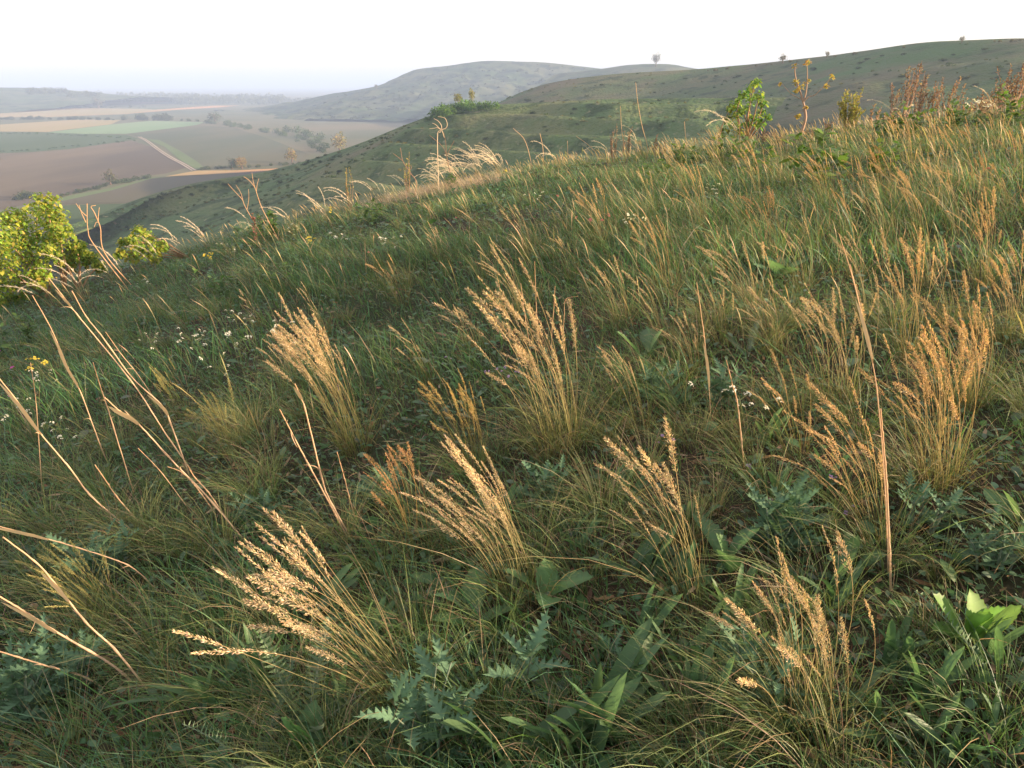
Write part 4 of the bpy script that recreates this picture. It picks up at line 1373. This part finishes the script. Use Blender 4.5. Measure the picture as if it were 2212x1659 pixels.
def make_plumes():
    for i in range(9):
        n = 18
        pts = curve_pts(1.0, rng.uniform(0.05, 0.3), rng.uniform(1.3, 2.2), n, math.pi, rng.uniform(1.2, 2.0), 0.03)
        mb = MB()
        u = np.linspace(0, 1, n)
        c = np.array((0.30, 0.27, 0.12))[None] * (1 - u[:, None]) + np.array((0.75, 0.68, 0.55))[None] * u[:, None]
        mb.tube(pts, np.linspace(0.0028, 0.0012, n), 3, c)
        d = nrm(np.gradient(pts, axis=0))
        hair = 130
        idx = rng.uniform(0.38, 0.999, hair) * (n - 1)
        i0 = idx.astype(int)
        A = pts[i0]
        A = A + (pts[np.minimum(i0 + 1, n - 1)] - A) * (idx - i0)[:, None]
        D = nrm(d[i0] * 1.0 + rng.normal(0, 0.45, (hair, 3)))
        t = np.linspace(0, 1, 3)[None, :, None]
        P = A[:, None] + D[:, None] * t * 0.045
        side = nrm(np.cross(D, rng.normal(size=(hair, 3))))[:, None] * 0.0027
        mb.ribbons(P, np.broadcast_to(side * (1 - t), P.shape), np.tile(np.array((0.78, 0.66, 0.52)), (hair, 3, 1)))
        PLUMES.append(mb.mesh('plume', M_PETAL))


make_plumes()


def feather_grass(px, py, n, L, label, r=None, lean=12):
    p = ground(px, py) if r is None else slope_at(px, r)
    t = thing('feather_grass', p, label, 'feather grass', 'feather grass along the crest')
    mb = MB()
    k = 45
    a = rng.uniform(0, 6.28, k)
    lv = np.stack([np.cos(a) * 0.4 - 0.3, np.sin(a) * 0.4], -1)
    c = pick(np.array([(0.16, 0.16, 0.07), (0.26, 0.21, 0.11)]), k)
    blades(mb, np.stack([0.05 * np.cos(a), 0.05 * np.sin(a), 0 * a - 0.02], -1), rng.uniform(0.15, 0.35, k), np.full(k, 0.004), lv, rng.uniform(0, 0.4, k), c, c, 4)
    link('leaf_tuft', mb.mesh('leaf_tuft', M_GRASS), t)
    for i in range(n + 4 if n > 13 else max(3, int(n * 0.5))):
        e = Euler((rng.normal(0, 0.15), -math.radians(rng.normal(lean, 10)), rng.normal(0, 0.45)), 'XYZ')
        link('plume', PLUMES[int(rng.integers(len(PLUMES)))], t, (rng.normal(0, 0.06), rng.normal(0, 0.06), 0), e, 1.4 * L * rng.uniform(0.7, 1.15))
    return t


def dead_plant(name, px, r, lines, rad, label, col, cat='dead plant'):
    base = slope_at(px, r)
    t = thing(name, base, label, cat)
    first = None
    for i, ln in enumerate(lines):
        P = [at_r(x, y, r) - base for x, y in ln]
        if i == 0:
            P = [np.array((0, 0, -0.05))] + P
        mb = MB()
        k = 5 * len(P)
        mb.tube(spline(P, k), np.linspace(rad, rad * 0.6, k) * (1 if i == 0 else 0.75), 5, col)
        link('stem' if i == 0 else 'branch', mb.mesh('stem' if i == 0 else 'branch', M_DRY), t)
    return t


def build_crest():
    YG = np.array([(0.17, 0.25, 0.035), (0.23, 0.28, 0.04), (0.11, 0.19, 0.03), (0.28, 0.27, 0.05)])
    G = np.array([(0.10, 0.19, 0.035), (0.14, 0.23, 0.04), (0.085, 0.15, 0.03), (0.20, 0.24, 0.05)])
    shrub('leafy_shrub', 13.6, 40,
          [(100, 438, 30), (80, 468, 36), (118, 470, 30), (130, 500, 26), (95, 515, 34), (28, 470, 26), (45, 505, 34), (15, 520, 36), (60, 550, 36), (110, 550, 30), (10, 570, 38),
           (-30, 500, 40), (-40, 560, 45), (165, 535, 22), (190, 556, 22), (150, 565, 24), (30, 610, 34), (-20, 630, 40), (85, 595, 28), (215, 575, 14), (10, 655, 26), (45, 650, 20)],
          'large yellow green leafy shrub at the left edge below the fields', 'shrub', YG * 1.25, 0.050, 330, trunks=5, wood=0.022)
    shrub('leafy_shrub', 13.0, 310, [(300, 500, 18), (320, 512, 20), (288, 520, 16), (330, 535, 20), (305, 540, 20), (268, 522, 14), (350, 530, 14), (285, 552, 18), (335, 556, 16), (260, 545, 12)],
          'small yellow green shrub right of the large one at left', 'shrub', YG * 1.15, 0.050, 120, trunks=3, wood=0.012)
    shrub('leafy_sapling', 18.5, 1622, [(1632, 176, 10), (1620, 192, 14), (1602, 203, 12), (1640, 205, 12), (1622, 215, 15), (1590, 222, 13), (1650, 222, 9), (1605, 236, 12), (1645, 240, 10),
                                        (1628, 252, 12), (1660, 250, 8), (1640, 266, 13), (1615, 268, 10)],
          'slender leafy green sapling on the right crest', 'sapling', G * 1.5, 0.085, 36, trunks=1, wood=0.022)
    shrub('leafy_shrub', 18.2, 1578, [(1578, 232, 10), (1590, 250, 10), (1570, 255, 10), (1585, 272, 14), (1565, 282, 12), (1600, 284, 10), (1555, 296, 10)],
          'low yellow green bush at the foot of the leafy sapling', 'shrub', YG, 0.07, 40, trunks=2, wood=0.012)
    # bare sapling with a few yellow leaf tufts
    r = 18.0
    base = slope_at(1737, r)
    t = thing('bare_sapling', base, 'nearly bare forked sapling with a few yellow leaf tufts on the right crest', 'sapling')
    bark = (0.36, 0.25, 0.17)

    def P(*l):
        return [at_r(x, y, r) - base for x, y in l]
    mb = MB()
    limb(mb, [np.array((0, 0, -0.1))] + P((1739, 262), (1739, 240), (1735, 221)), 0.034, 0.022, bark)
    link('trunk', mb.mesh('trunk', M_BARK), t)
    for ln, w in (((1735, 221), (1729, 200), (1721, 178), (1717, 157), (1717, 141)), 0.021), (((1735, 221), (1741, 200), (1744, 167), (1743, 137)), 0.017), \
            (((1735, 221), (1747, 209), (1759, 206), (1776, 190), (1798, 165)), 0.012), (((1733, 216), (1718, 208), (1706, 200), (1687, 178)), 0.009), \
            (((1739, 238), (1731, 241), (1724, 247)), 0.010), (((1776, 190), (1782, 186), (1792, 182)), 0.007):
        mb = MB()
        limb(mb, P(*ln), w, w * 0.4, bark)
        link('branch', mb.mesh('branch', M_BARK), t)
    for x, y, s, k in ((1718, 140, .05, 9), (1745, 133, .08, 18), (1798, 163, .06, 12), (1787, 184, .05, 10), (1724, 249, .06, 12), (1720, 176, .08, 16), (1736, 181, .06, 10),
                       (1747, 173, .05, 8), (1687, 178, .03, 6), (1718, 196, .05, 8), (1742, 230, .04, 6), (1729, 187, .05, 8)):
        mb = MB()
        leaf_cloud(mb, P((x, y)), k + 4, s, 0.055, np.array([(0.42, 0.33, 0.07), (0.34, 0.30, 0.06), (0.46, 0.30, 0.08)]))
        link('leaf_tuft', mb.mesh('leaf_tuft', M_LEAF), t)
    # tall herbs
    yel = np.array([(0.36, 0.34, 0.10), (0.42, 0.36, 0.12), (0.28, 0.30, 0.08)])
    brush(1842, 16.5, 190, 22, 34, 'yellow green feathery bush right of the bare sapling', yel, (0.26, 0.22, 0.09), 60, None, size=0.035, name='feathery_bush', cat='bush')
    red = np.array([(0.24, 0.155, 0.11), (0.32, 0.22, 0.15), (0.19, 0.12, 0.09), (0.40, 0.28, 0.18)])
    rl = [(1905, 225, 12, 12, 'low reddish dead herb right of the yellow green bush'), (1938, 165, 13, 16, 'reddish dead herb with two tall tips on the right crest'),
          (1962, 128, 14, 22, 'tallest reddish dead herb on the right crest'), (1992, 150, 15, 20, 'reddish dead herb beside the tallest one'),
          (2020, 165, 12, 16, 'slender reddish dead herb in the middle of the right crest'), (2050, 158, 16, 22, 'bushy reddish dead herb over the white flower cluster'),
          (2090, 210, 14, 14, 'short reddish dead herb right of the bushy one'), (2125, 190, 15, 16, 'reddish dead herb near the right edge'),
          (2160, 170, 18, 24, 'dense rusty dead herb near the right edge'), (2190, 135, 20, 30, 'dense rusty dead herb reaching highest at the right edge'),
          (2225, 120, 22, 30, 'rusty dead herb cut by the right edge')]
    for px, ty, hw, n, lab in rl:
        brush(px, 16.8 + rng.uniform(-1, 1.2), ty, hw * 1.1, int(n * 0.7), lab, red, (0.25, 0.16, 0.11), 22, 'reddish dead herbs on the right crest', size=0.04)
    # small seedy herbs along the middle crest
    for px, ty, lab in [(1335, 262, 'thin seedy herb on the crest, left of its neighbour'), (1365, 270, 'thin seedy herb under the highest straw of the crest'), (1430, 290, 'low seedy herb on the middle crest'),
                        (1660, 275, 'low reddish herb between the two saplings'), (1690, 285, 'low reddish herb left of the bare sapling'), (1770, 280, 'low reddish herb right of the bare sapling'),
                        (1800, 262, 'low reddish herb before the yellow green bush'), (870, 318, 'round headed dry herb on the left crest'), (735, 360, 'yellowish dry herb low on the left crest')]:
        brush(px, 16.0, ty, 9, 8, lab, red if px > 1300 else yel, (0.3, 0.2, 0.12), 20, 'seedy herbs on the crest', size=0.03)
    # feather grass
    fg = [(1000, 392, 20, 0.70, 'feather grass with the brightest plumes on the central crest'), (1045, 376, 20, 0.70, 'feather grass right of the brightest plumes'), (1085, 366, 16, 0.65, 'feather grass at the right end of the plume row'),
          (955, 408, 14, 0.55, 'feather grass at the left end of the bright plumes'), (885, 425, 9, 0.55, 'feather grass left of the pink dry patch'), (825, 440, 8, 0.5, 'feather grass on the left crest above a yellow flower'),
          (765, 462, 8, 0.5, 'feather grass on the left crest, lower down'), (700, 486, 8, 0.5, 'feather grass right of the dark leafy herb'), (455, 540, 9, 0.55, 'feather grass with a silky white plume on the left crest'),
          (405, 552, 8, 0.55, 'feather grass right of the small yellow shrub'), (640, 500, 7, 0.45, 'feather grass just right of the red spike'), (255, 615, 8, 0.55, 'feather grass before the small yellow shrub'),
          (185, 650, 9, 0.6, 'feather grass before the large yellow shrub'), (120, 665, 8, 0.55, 'feather grass at the foot of the large yellow shrub'), (1215, 335, 6, 0.5, 'sparse feather grass on the middle crest'),
          (1385, 310, 8, 0.6, 'feather grass under the tall straw on the crest'), (1330, 315, 7, 0.55, 'feather grass left of the tall straw on the crest'), (330, 590, 7, 0.5, 'feather grass under the small yellow shrub'),
          (560, 520, 7, 0.5, 'feather grass behind the dark leafy herb'), (1600, 320, 4, 0.8, 'single large pale plume before the leafy sapling'), (1950, 280, 6, 0.6, 'white plumed feather grass below the tallest dead herb'),
          (2150, 262, 6, 0.5, 'feather grass at the right end of the crest')]
    for px, py, n, L, lab in fg:
        feather_grass(px, py, n, L, lab)
    # dead branching stalks
    straw = (0.52, 0.34, 0.19)
    z = lambda x, y: (x * 0.1709, 378 + y * 0.1709)
    dead_plant('forked_stalk', 200, 10.5, [[z(1200, 900), z(1110, 690), z(1100, 360)], [z(1095, 520), z(1030, 460), z(960, 360)], [z(1085, 600), z(1030, 480), z(1000, 380)]], 0.007,
               'dead forked stalk before the fields, left of its twin', straw)
    dead_plant('forked_stalk', 214, 10.6, [[z(1330, 1000), z(1270, 680), z(1245, 600), z(1190, 470), z(1150, 400), z(1210, 385)], [z(1240, 580), z(1243, 500), z(1255, 410)], [z(1245, 600), z(1215, 600), z(1190, 660)]], 0.007,
               'dead forked stalk with a hooked top right beside its twin', straw)
    dead_plant('forked_stalk', 568, 11.5, [[cr(1665, 1020), cr(1630, 930), cr(1610, 870), cr(1575, 825), cr(1540, 800)], [cr(1612, 875), cr(1600, 830), cr(1592, 775)], [cr(1620, 890), cr(1625, 850), cr(1636, 812)]], 0.006,
               'dead three pronged stalk above the red flower spike', straw)
    dead_plant('forked_stalk', 540, 11.5, [[cr(1560, 1010), cr(1530, 945), cr(1480, 890), cr(1440, 845)], [cr(1535, 950), cr(1520, 900), cr(1490, 852)], [cr(1562, 1005), cr(1572, 940), cr(1570, 878)]], 0.005,
               'dead forked stalk leaning left above the red flower spike', straw)
    w = lambda x, y: (810 + x * 0.1465, 81 + y * 0.1465)
    dead_plant('curled_plant', 940, 14.5, [[w(920, 1480), w(960, 1400), w(985, 1360)], [w(985, 1360), w(1050, 1330), w(1065, 1270), w(1040, 1200), w(1000, 1178), w(925, 1165)],
                                           [w(985, 1350), w(975, 1290), w(930, 1230), w(865, 1195)], [w(980, 1360), w(940, 1330), w(895, 1285), w(845, 1262)],
                                           [w(975, 1365), w(920, 1330), w(870, 1338), w(800, 1345)], [w(985, 1365), w(1005, 1420), w(1020, 1475)], [w(975, 1370), w(945, 1375), w(925, 1392)]], 0.009,
               'pale dead plant with curled claw like arms on the central crest', (0.62, 0.50, 0.36))
    y = lambda a, b: (702 + a * 0.3662, 81 + b * 0.3662)
    dead_plant('dead_stalk', 1010, 15.0, [[y(760, 850), y(735, 780), y(715, 690), y(690, 640), y(615, 575)], [y(715, 690), y(712, 620), y(700, 560)], [y(716, 700), y(740, 650), y(762, 608)]], 0.009,
               'dark dead branching stalk under the curled plant', (0.25, 0.16, 0.10))
    dead_plant('dead_stalk', 880, 14.0, [[y(540, 860), y(505, 800), y(460, 730), y(445, 650)], [y(460, 730), y(430, 705), y(400, 682)], [y(495, 785), y(510, 770), y(505, 755)]], 0.007,
               'reddish dead stalk with a small round head on the left crest', (0.34, 0.2, 0.13))
    for q, lab in (([(1905, 660), (1870, 520), (1845, 380), (1833, 265)], 'very tall thin straw standing highest on the middle crest'),
                   ([(1760, 640), (1750, 540), (1742, 405)], 'tall thin straw left of the highest one on the crest'), ([(2130, 640), (2125, 560), (2120, 495)], 'thin straw on the crest left of the soft herbs'),
                   ([(1290, 760), (1285, 650), (1268, 565)], 'thin green stem with a budding top on the middle crest'), ([(1610, 700), (1560, 640), (1480, 580)], 'thin straw arching left on the middle crest'),
                   ([(1220, 760), (1180, 610), (1110, 535)], 'feathery straw bent left on the middle crest'), ([(1430, 740), (1432, 680), (1430, 610)], 'short dark stem on the middle crest')):
        dead_plant('crest_straw', y(*q[0])[0], 16.0, [[y(*p) for p in q]], 0.008, lab, (0.56, 0.40, 0.24), 'dry stalk')


build_crest()


# ------------------------------------------------------------------ far trees and bushes
def far_crown(n, lumps, flat=0.8, size=0.22):
    mb = MB()
    C = nrm(rng.normal(size=(lumps, 3))) * rng.uniform(0.25, 0.6, lumps)[:, None]
    C[:, 2] = np.abs(C[:, 2]) * flat + 0.35
    k = n // lumps
    P = np.repeat(C, k, axis=0) + nrm(rng.normal(size=(lumps * k, 3))) * (0.42 * rng.random(lumps * k) ** 0.35)[:, None]
    P[:, 2] = np.maximum(P[:, 2], 0.0)
    N = len(P)
    u = nrm(rng.normal(size=(N, 3))) * size * rng.uniform(0.5, 1.2, (N, 1))
    v = nrm(rng.normal(size=(N, 3))) * size * rng.uniform(0.4, 1.0, (N, 1))
    V = np.stack([P, P + u, P + v], 1).reshape(-1, 3)
    c = pick(np.array([(0.09, 0.10, 0.05), (0.07, 0.085, 0.04), (0.11, 0.11, 0.06)]), N)
    mb.add(V, np.arange(3 * N).reshape(-1, 3), np.repeat(c, 3, axis=0))
    return mb


BUSH = [far_crown(260, 7).mesh('bush', M_FAR) for _ in range(7)]
CROWN = [far_crown(420, 11, 1.0, 0.17).mesh('crown', M_FAR) for _ in range(4)]


def bush(p, rad, label, group, col=(1, 1, 1), tall=0.9):
    o = link('bush', BUSH[int(rng.integers(len(BUSH)))], None, p - np.array((0, 0, 0.15 * rad)), (0, 0, rng.uniform(0, 6.28)), (rad, rad, rad * tall), np.array(col) * rng.uniform(0.8, 1.2))
    return tag(o, label, 'bush', group)


def tree(p, rad, h, label, group=None, col=(1, 1, 1), trunk=0.35, name='tree', dead=0.0):
    t = thing(name, p, label, 'tree', group)
    mb = MB()
    w = rad * 0.09
    C = limb(mb, [(0, 0, -0.5), (rng.normal(0, 0.04) * h, 0, h * 0.35), (rng.normal(0, 0.05) * h, 0, h * 0.72)], w, w * 0.4, (0.14, 0.10, 0.075))
    for i in range(6):
        a = i * 1.05 + rng.uniform(0, 0.6)
        s = C[4 + i % 5]
        e = s + np.array((math.cos(a) * rad * 0.6, math.sin(a) * rad * 0.6, h * rng.uniform(0.12, 0.3)))
        limb(mb, [s, (s + e) / 2 + np.array((0, 0, -0.03 * h)), e], w * 0.4, w * 0.12, (0.14, 0.10, 0.075), 6)
    link('trunk', mb.mesh('trunk', M_BARK), t)
    ch = h * (1 - trunk) / 1.25
    link('crown', CROWN[int(rng.integers(len(CROWN)))], t, (0, 0, h * trunk), (0, 0, rng.uniform(0, 6.28)), (rad, rad, ch), np.array(col))
    return t


def on_hill(key, px, py):
    P = HILLS[key].reshape(-1, 3)
    u = P @ np.array((0, CP, -SP))
    sx = (512 + F * P[:, 0] / u) / K
    sy = (384 - F * (P @ np.array((0, SP, CP))) / u) / K
    d = np.hypot(sx - px, sy - py)
    near = np.where(d < max(6.0, d.min() + 1))[0]
    i = near[np.argmin(u[near])]
    return P[i].copy()


def px2m(p, px):
    return px * K / F * float(np.linalg.norm(p))


def scrub_mass(mb, p, rad, col, tall):
    k = 40
    d = nrm(rng.normal(size=(k, 3))) * np.array((rad, rad, rad * tall)) * rng.uniform(0.4, 1, (k, 1))
    d[:, 2] = np.abs(d[:, 2])
    u = nrm(rng.normal(size=(k, 3))) * rad * 0.45
    v = nrm(rng.normal(size=(k, 3))) * rad * 0.45
    mb.add((p + np.stack([d, d + u, d + v], 1)).reshape(-1, 3), np.arange(3 * k).reshape(-1, 3), np.array((0.08, 0.09, 0.045)) * np.array(col) * rng.uniform(0.8, 1.2))


ORD = 'first second third fourth fifth sixth seventh eighth ninth tenth eleventh twelfth thirteenth fourteenth fifteenth sixteenth'.split()


def build_far():
    mass = MB()
    GR = (0.9, 1.05, 0.8)
    # crest trees of the right hill and the lone tree
    p = on_hill('knoll', 1415, 139)
    tree(p, px2m(p, 12), px2m(p, 28), 'lone tall tree standing on the distant knoll', col=(1.1, 0.95, 0.8), trunk=0.22)
    for x, y, w, lab in [(2076, 87, 7, 'wind bent tree on the skyline at the far right'), (1690, 131, 10, 'round bush tree on the skyline left of the bare sapling'), (1785, 119, 7, 'small tree on the skyline right of the bare sapling'),
                         (814, 186, 6, 'solitary round tree low on the left flank of the blue hill')]:
        p = on_hill('blue' if x < 1000 else 'shoulder', x, y)
        tree(p, px2m(p, w), px2m(p, w * 1.7), lab, col=(1.2, 1.0, 0.8), trunk=0.18)
    for x in (1530, 1545, 1572, 1635, 1655, 1664, 1705, 1722, 1800, 1845, 2150, 2162, 2185, 2195, 2205, 1950):
        y = np.interp(x, [1500, 1600, 1700, 1800, 1900, 2000, 2100, 2212], [150, 141, 130, 118, 104, 91, 86, 83])
        p = on_hill('shoulder', x, y + 1)
        bush(p, px2m(p, rng.uniform(3, 6.5)), 'low bush on the skyline of the right hill', 'skyline bushes on the right hill', (1.2, 1.0, 0.8))
    for x, y in [(930, 146), (965, 142), (985, 139), (1000, 137), (1046, 131), (1052, 131), (1120, 133), (1160, 134), (1185, 136), (1215, 138), (1240, 141), (1265, 144), (1290, 147), (870, 163), (850, 172),
                 (790, 192), (770, 196), (745, 200), (725, 203), (700, 206), (680, 210)]:
        p = on_hill('blue', x, y + 1)
        bush(p, px2m(p, rng.uniform(2, 4)), 'tiny bush on the skyline of the blue hill', 'skyline bushes on the blue hill', (0.9, 0.85, 0.8))
    for i in range(260):
        x = rng.uniform(650, 1280)
        top = np.interp(x, [640, 760, 850, 905, 1045, 1160, 1290], [220, 197, 173, 150, 133, 135, 148])
        y = top + rng.uniform(8, 70)
        if y > 252 - 0.1 * max(0, x - 900):
            continue
        p = on_hill('blue', x, y)
        scrub_mass(mass, p, px2m(p, rng.uniform(1.5, 5)), (0.45, 0.5, 0.45), 0.8)
    for i in range(46):
        x = rng.uniform(1130, 2190)
        top = np.interp(x, [1130, 1320, 1500, 1700, 1900, 2212], [205, 165, 154, 134, 108, 86])
        y = top + 8 + rng.uniform(0, 110) * rng.random()
        if y > 280:
            continue
        p = on_hill('shoulder', x, y)
        bush(p, px2m(p, rng.uniform(4, 13)), 'low dark bush on the shaded right hill', 'bushes on the right hill', (0.45, 0.58, 0.4), 0.5)
    # bush group on the shoulder of the spur
    for i in range(16):
        x = 945 + i * 8 + rng.uniform(-4, 4)
        p = on_hill('spur', x, np.interp(x, [940, 1000, 1080], [250, 235, 227]))
        p[1] += rng.uniform(-4, 3)
        bush(p, px2m(p, rng.uniform(17, 27) * (1 - 0.45 * i / 16)), 'green bush in the thicket on the spur, %s from the left' % ORD[i], 'thicket on the spur', (0.9, 1.6, 0.6), 1.1)
    for x, w, lab in [(985, 10, 'yellow topped tree standing over the left of the thicket'), (1013, 9, 'yellow topped tree standing over the right of the thicket')]:
        p = on_hill('spur', x, np.interp(x, [940, 1000, 1080], [248, 235, 227]))
        p[1] += 6
        tree(p, px2m(p, w * 1.3), px2m(p, 42), lab, col=(2.2, 2.0, 0.7), trunk=0.4)
    p = on_hill('spur', 922, 258)
    bush(p, px2m(p, 13), 'single round bush left of the thicket', 'bushes along the spur', (0.8, 1.3, 0.7))
    dots = [cr(x, y) for x, y in [(920, 955), (970, 945), (1010, 925), (1200, 905), (1200, 870), (1310, 860), (1430, 840), (1550, 800), (1520, 820), (1650, 830), (1770, 825), (1730, 905), (1970, 715), (2020, 700),
                                  (2090, 685), (2010, 668), (2050, 660), (2150, 700), (1940, 690), (2140, 760), (1400, 835), (1050, 915), (850, 1010), (1600, 800), (1880, 745)]]
    dots += [(820, 296), (800, 303), (770, 312), (900, 262), (880, 272), (860, 300), (780, 330), (930, 320), (1050, 300), (1180, 270), (1250, 265), (1300, 250), (1420, 258), (1460, 262), (1500, 250), (1400, 242), (1240, 235),
             (1150, 240), (690, 345), (720, 335), (750, 330), (700, 372), (730, 368), (660, 350), (1430, 270), (1390, 268)]
    for x, y in dots:
        p = on_hill('spur', x, y)
        bush(p, px2m(p, rng.uniform(5, 11)), 'small dark bush dotted over the green spur', 'bushes along the spur', (0.45, 0.6, 0.38), 0.6)
    # valley hedges and trees
    def row(pts, n, w0, w1, label, group, col, jit=1.0, tall=0.9, far=False):
        C = spline([at_z(x, y, PLAIN) for x, y in pts], n)
        o_ = sorted(range(n), key=lambda j: C[j][0] / C[j][1])
        for j, c in enumerate(C):
            c = c + np.array((rng.normal(0, jit), rng.normal(0, jit), 0))
            if far:
                scrub_mass(mass, c, px2m(c, rng.uniform(w0, w1)), np.array(col) * 0.8, tall)
            else:
                bush(c, px2m(c, 1.45 * rng.uniform(w0, w1)), label + (', %s from the left' % ORD[o_.index(j)] if 4 < n < 17 else ''), group, col, tall)
    row([cr(1330, 462), cr(1500, 484), cr(1700, 520), cr(1850, 550), cr(1960, 600), cr(2060, 650)], 34, 4.5, 9, 'bush in the broad hedgerow curving right of the grey green field', 'broad hedgerow', (0.75, 1.0, 0.75), 4)
    row([cr(1850, 520), cr(1960, 560), cr(2050, 620)], 9, 7, 11, 'bush at the thick end of the broad hedgerow', 'broad hedgerow', (0.75, 1.0, 0.8), 4, 1.1)
    row([cr(1380, 748), cr(1600, 740), cr(1900, 722)], 16, 3.5, 6, 'bush in the hedge below the grey green field', 'hedge below the grey green field', (0.7, 0.85, 0.65), 1.5)
    row([cr(1280, 760), cr(1360, 752)], 4, 4, 7, 'bush beside the end of the dirt track', 'bushes at the track end', (0.7, 0.8, 0.6), 1.5)
    row([cr(400, 925), cr(550, 890), cr(690, 855)], 14, 3.5, 6.5, 'bush in the hedge under the ploughed field', 'hedge under the ploughed field', (0.55, 0.7, 0.5), 1.0)
    row([cr(700, 845), cr(780, 842), cr(850, 825), cr(930, 812)], 9, 5, 8.5, 'dark bush ending the hedge under the ploughed field', 'hedge under the ploughed field', (0.6, 0.8, 0.55), 1.0)
    row([cr(120, 950), cr(160, 930), cr(200, 940)], 4, 9, 12, 'dim bush behind the large yellow shrub', 'bushes behind the yellow shrub', (0.5, 0.65, 0.5), 1.0)
    row([cr(-150, 436), cr(100, 440), cr(400, 440), cr(760, 444)], 40, 2.5, 6, 'bush in the dark far hedge across the left of the valley', 'far hedge', (0.6, 0.7, 0.65), 5)
    row([cr(820, 440), cr(950, 444), cr(1090, 446)], 9, 6, 10, 'tree like bush at the right end of the far hedge', 'far hedge', (0.65, 0.75, 0.65), 5, 1.1)
    row([cr(1100, 448), cr(1300, 452)], 8, 2, 4, 'low bush in the thin line right of the far hedge', 'far hedge', (0.65, 0.75, 0.65), 3)
    row([cr(-150, 360), cr(200, 368), cr(500, 366), cr(900, 362)], 34, 2, 4.5, 'bush in the farthest pale hedge', 'farthest hedge', (0.7, 0.75, 0.7), 8, far=True)
    row([cr(350, 368), cr(420, 366), cr(480, 366)], 4, 7, 10, 'tree clump in the farthest pale hedge', 'farthest hedge', (0.7, 0.75, 0.7), 8, far=True)
    row([cr(-150, 522), cr(200, 530), cr(500, 542), cr(800, 560)], 26, 2.5, 4.5, 'low tree along the back of the dark green field', 'low trees of the green field', (0.7, 1.1, 0.6), 6, 0.6, far=True)
    row([cr(-150, 645), cr(100, 640), cr(450, 610), cr(840, 575)], 30, 2.5, 4, 'low tree along the front of the dark green field', 'low trees of the green field', (0.6, 0.9, 0.5), 3, 0.6, far=True)
    for x, y, w, h, col, lab in [(1530, 752, 13, 22, (2.4, 1.6, 0.9), 'orange brown tree in the hedge below the grey green field'), (1845, 712, 12, 22, (2.4, 1.7, 0.9), 'bright orange tree right of the brown one in the valley'),
                                 (2150, 645, 20, 30, (2.4, 1.9, 1.1), 'large pale orange tree at the edge of the spur'), (1470, 754, 10, 18, (0.6, 0.75, 0.7), 'dark round tree left of the orange brown one'),
                                 (700, 852, 12, 22, (0.9, 0.85, 0.7), 'greyish tree in the hedge under the ploughed field'), (1360, 466, 14, 18, (0.7, 0.85, 0.7), 'dark tree at the near end of the broad hedgerow'),
                                 (625, 368, 11, 16, (0.9, 0.85, 0.8), 'faint tree standing in the farthest hedge')]:
        p = at_z(*cr(x, y), PLAIN)
        tree(p, px2m(p, w * 1.35), px2m(p, h * 1.35), lab, col=col, trunk=0.12)
    rough = MB()
    for key, n in (('spur', 900), ('shoulder', 800)):
        P = HILLS[key]
        r0 = 24 if key == 'spur' else 30
        for i in range(n):
            a, b = int(rng.uniform(r0, P.shape[0] * 0.8)), int(rng.uniform(0, P.shape[1]))
            p = P[a, b]
            if p[2] < PLAIN + 1 or vnoise(p[0], p[1], 25, 77) < 0.4:
                continue
            c = [(0.55, 0.75, 0.45), (1.1, 1.1, 0.8), (0.8, 1.1, 0.6), (1.6, 1.4, 1.0)][i % 4]
            scrub_mass(rough, p, rng.uniform(0.25, 0.8), c, 0.6)
    o = link('hill_scrub', rough.mesh('hill_scrub', M_FAR))
    tag(o, 'rough grass clumps and low scrub all over the middle hills', 'scrub', kind='stuff')
    o = link('far_scrub', mass.mesh('far_scrub', M_FAR))
    tag(o, 'far scrub on the blue hill and in the farthest hedges', 'scrub', kind='stuff')
    # far woods, a mass
    mb = MB()
    def wood(x0, x1, y0, y1, n, h0, h1, key=None):
        for i in range(n):
            x, y = cr(rng.uniform(x0, x1), rng.uniform(y0, y1))
            p = at_z(x, y, PLAIN) if key is None else on_hill(key, x, y)
            h = rng.uniform(h0, h1)
            k = 26
            d = nrm(rng.normal(size=(k, 3))) * np.array((h * 0.5, h * 0.5, h * 0.45)) + np.array((0, 0, h * 0.55))
            u = nrm(rng.normal(size=(k, 3))) * h * 0.35
            v = nrm(rng.normal(size=(k, 3))) * h * 0.35
            V = (p + np.stack([d, d + u, d + v], 1)).reshape(-1, 3)
            mb.add(V, np.arange(3 * k).reshape(-1, 3), np.array((0.07, 0.08, 0.05)) * rng.uniform(0.7, 1.5))
    wood(740, 1250, 298, 330, 170, 12, 20)
    wood(1100, 1800, 312, 345, 260, 12, 19)
    wood(1780, 2000, 325, 340, 40, 9, 14)
    wood(180, 420, 246, 268, 60, 6, 10, 'rise')
    wood(420, 640, 268, 285, 40, 6, 10, 'rise')
    o = link('far_wood', mb.mesh('far_wood', M_FAR))
    tag(o, 'hazy blue woods far across the plain', 'woods', kind='stuff')
    # white vineyard posts
    mb = MB()
    mb.tube([(0, 0, -0.1), (0, 0, 1.5), (0, 0, 1.56), (0, 0, 1.6)], [0.13, 0.13, 0.10, 0.05], 8, (0.75, 0.73, 0.70))
    post = mb.mesh('vineyard_post', M_BARK)
    for i, (x, y) in enumerate([(232, 467), (243, 462), (258, 457), (270, 452), (285, 447), (294, 444), (303, 441)]):
        o = link('vineyard_post', post, None, at_z(x, y + 3, PLAIN + 0.3))
        tag(o, 'small white post in the row at the foot of the spur', 'post', 'white posts of the vineyard row')


build_far()
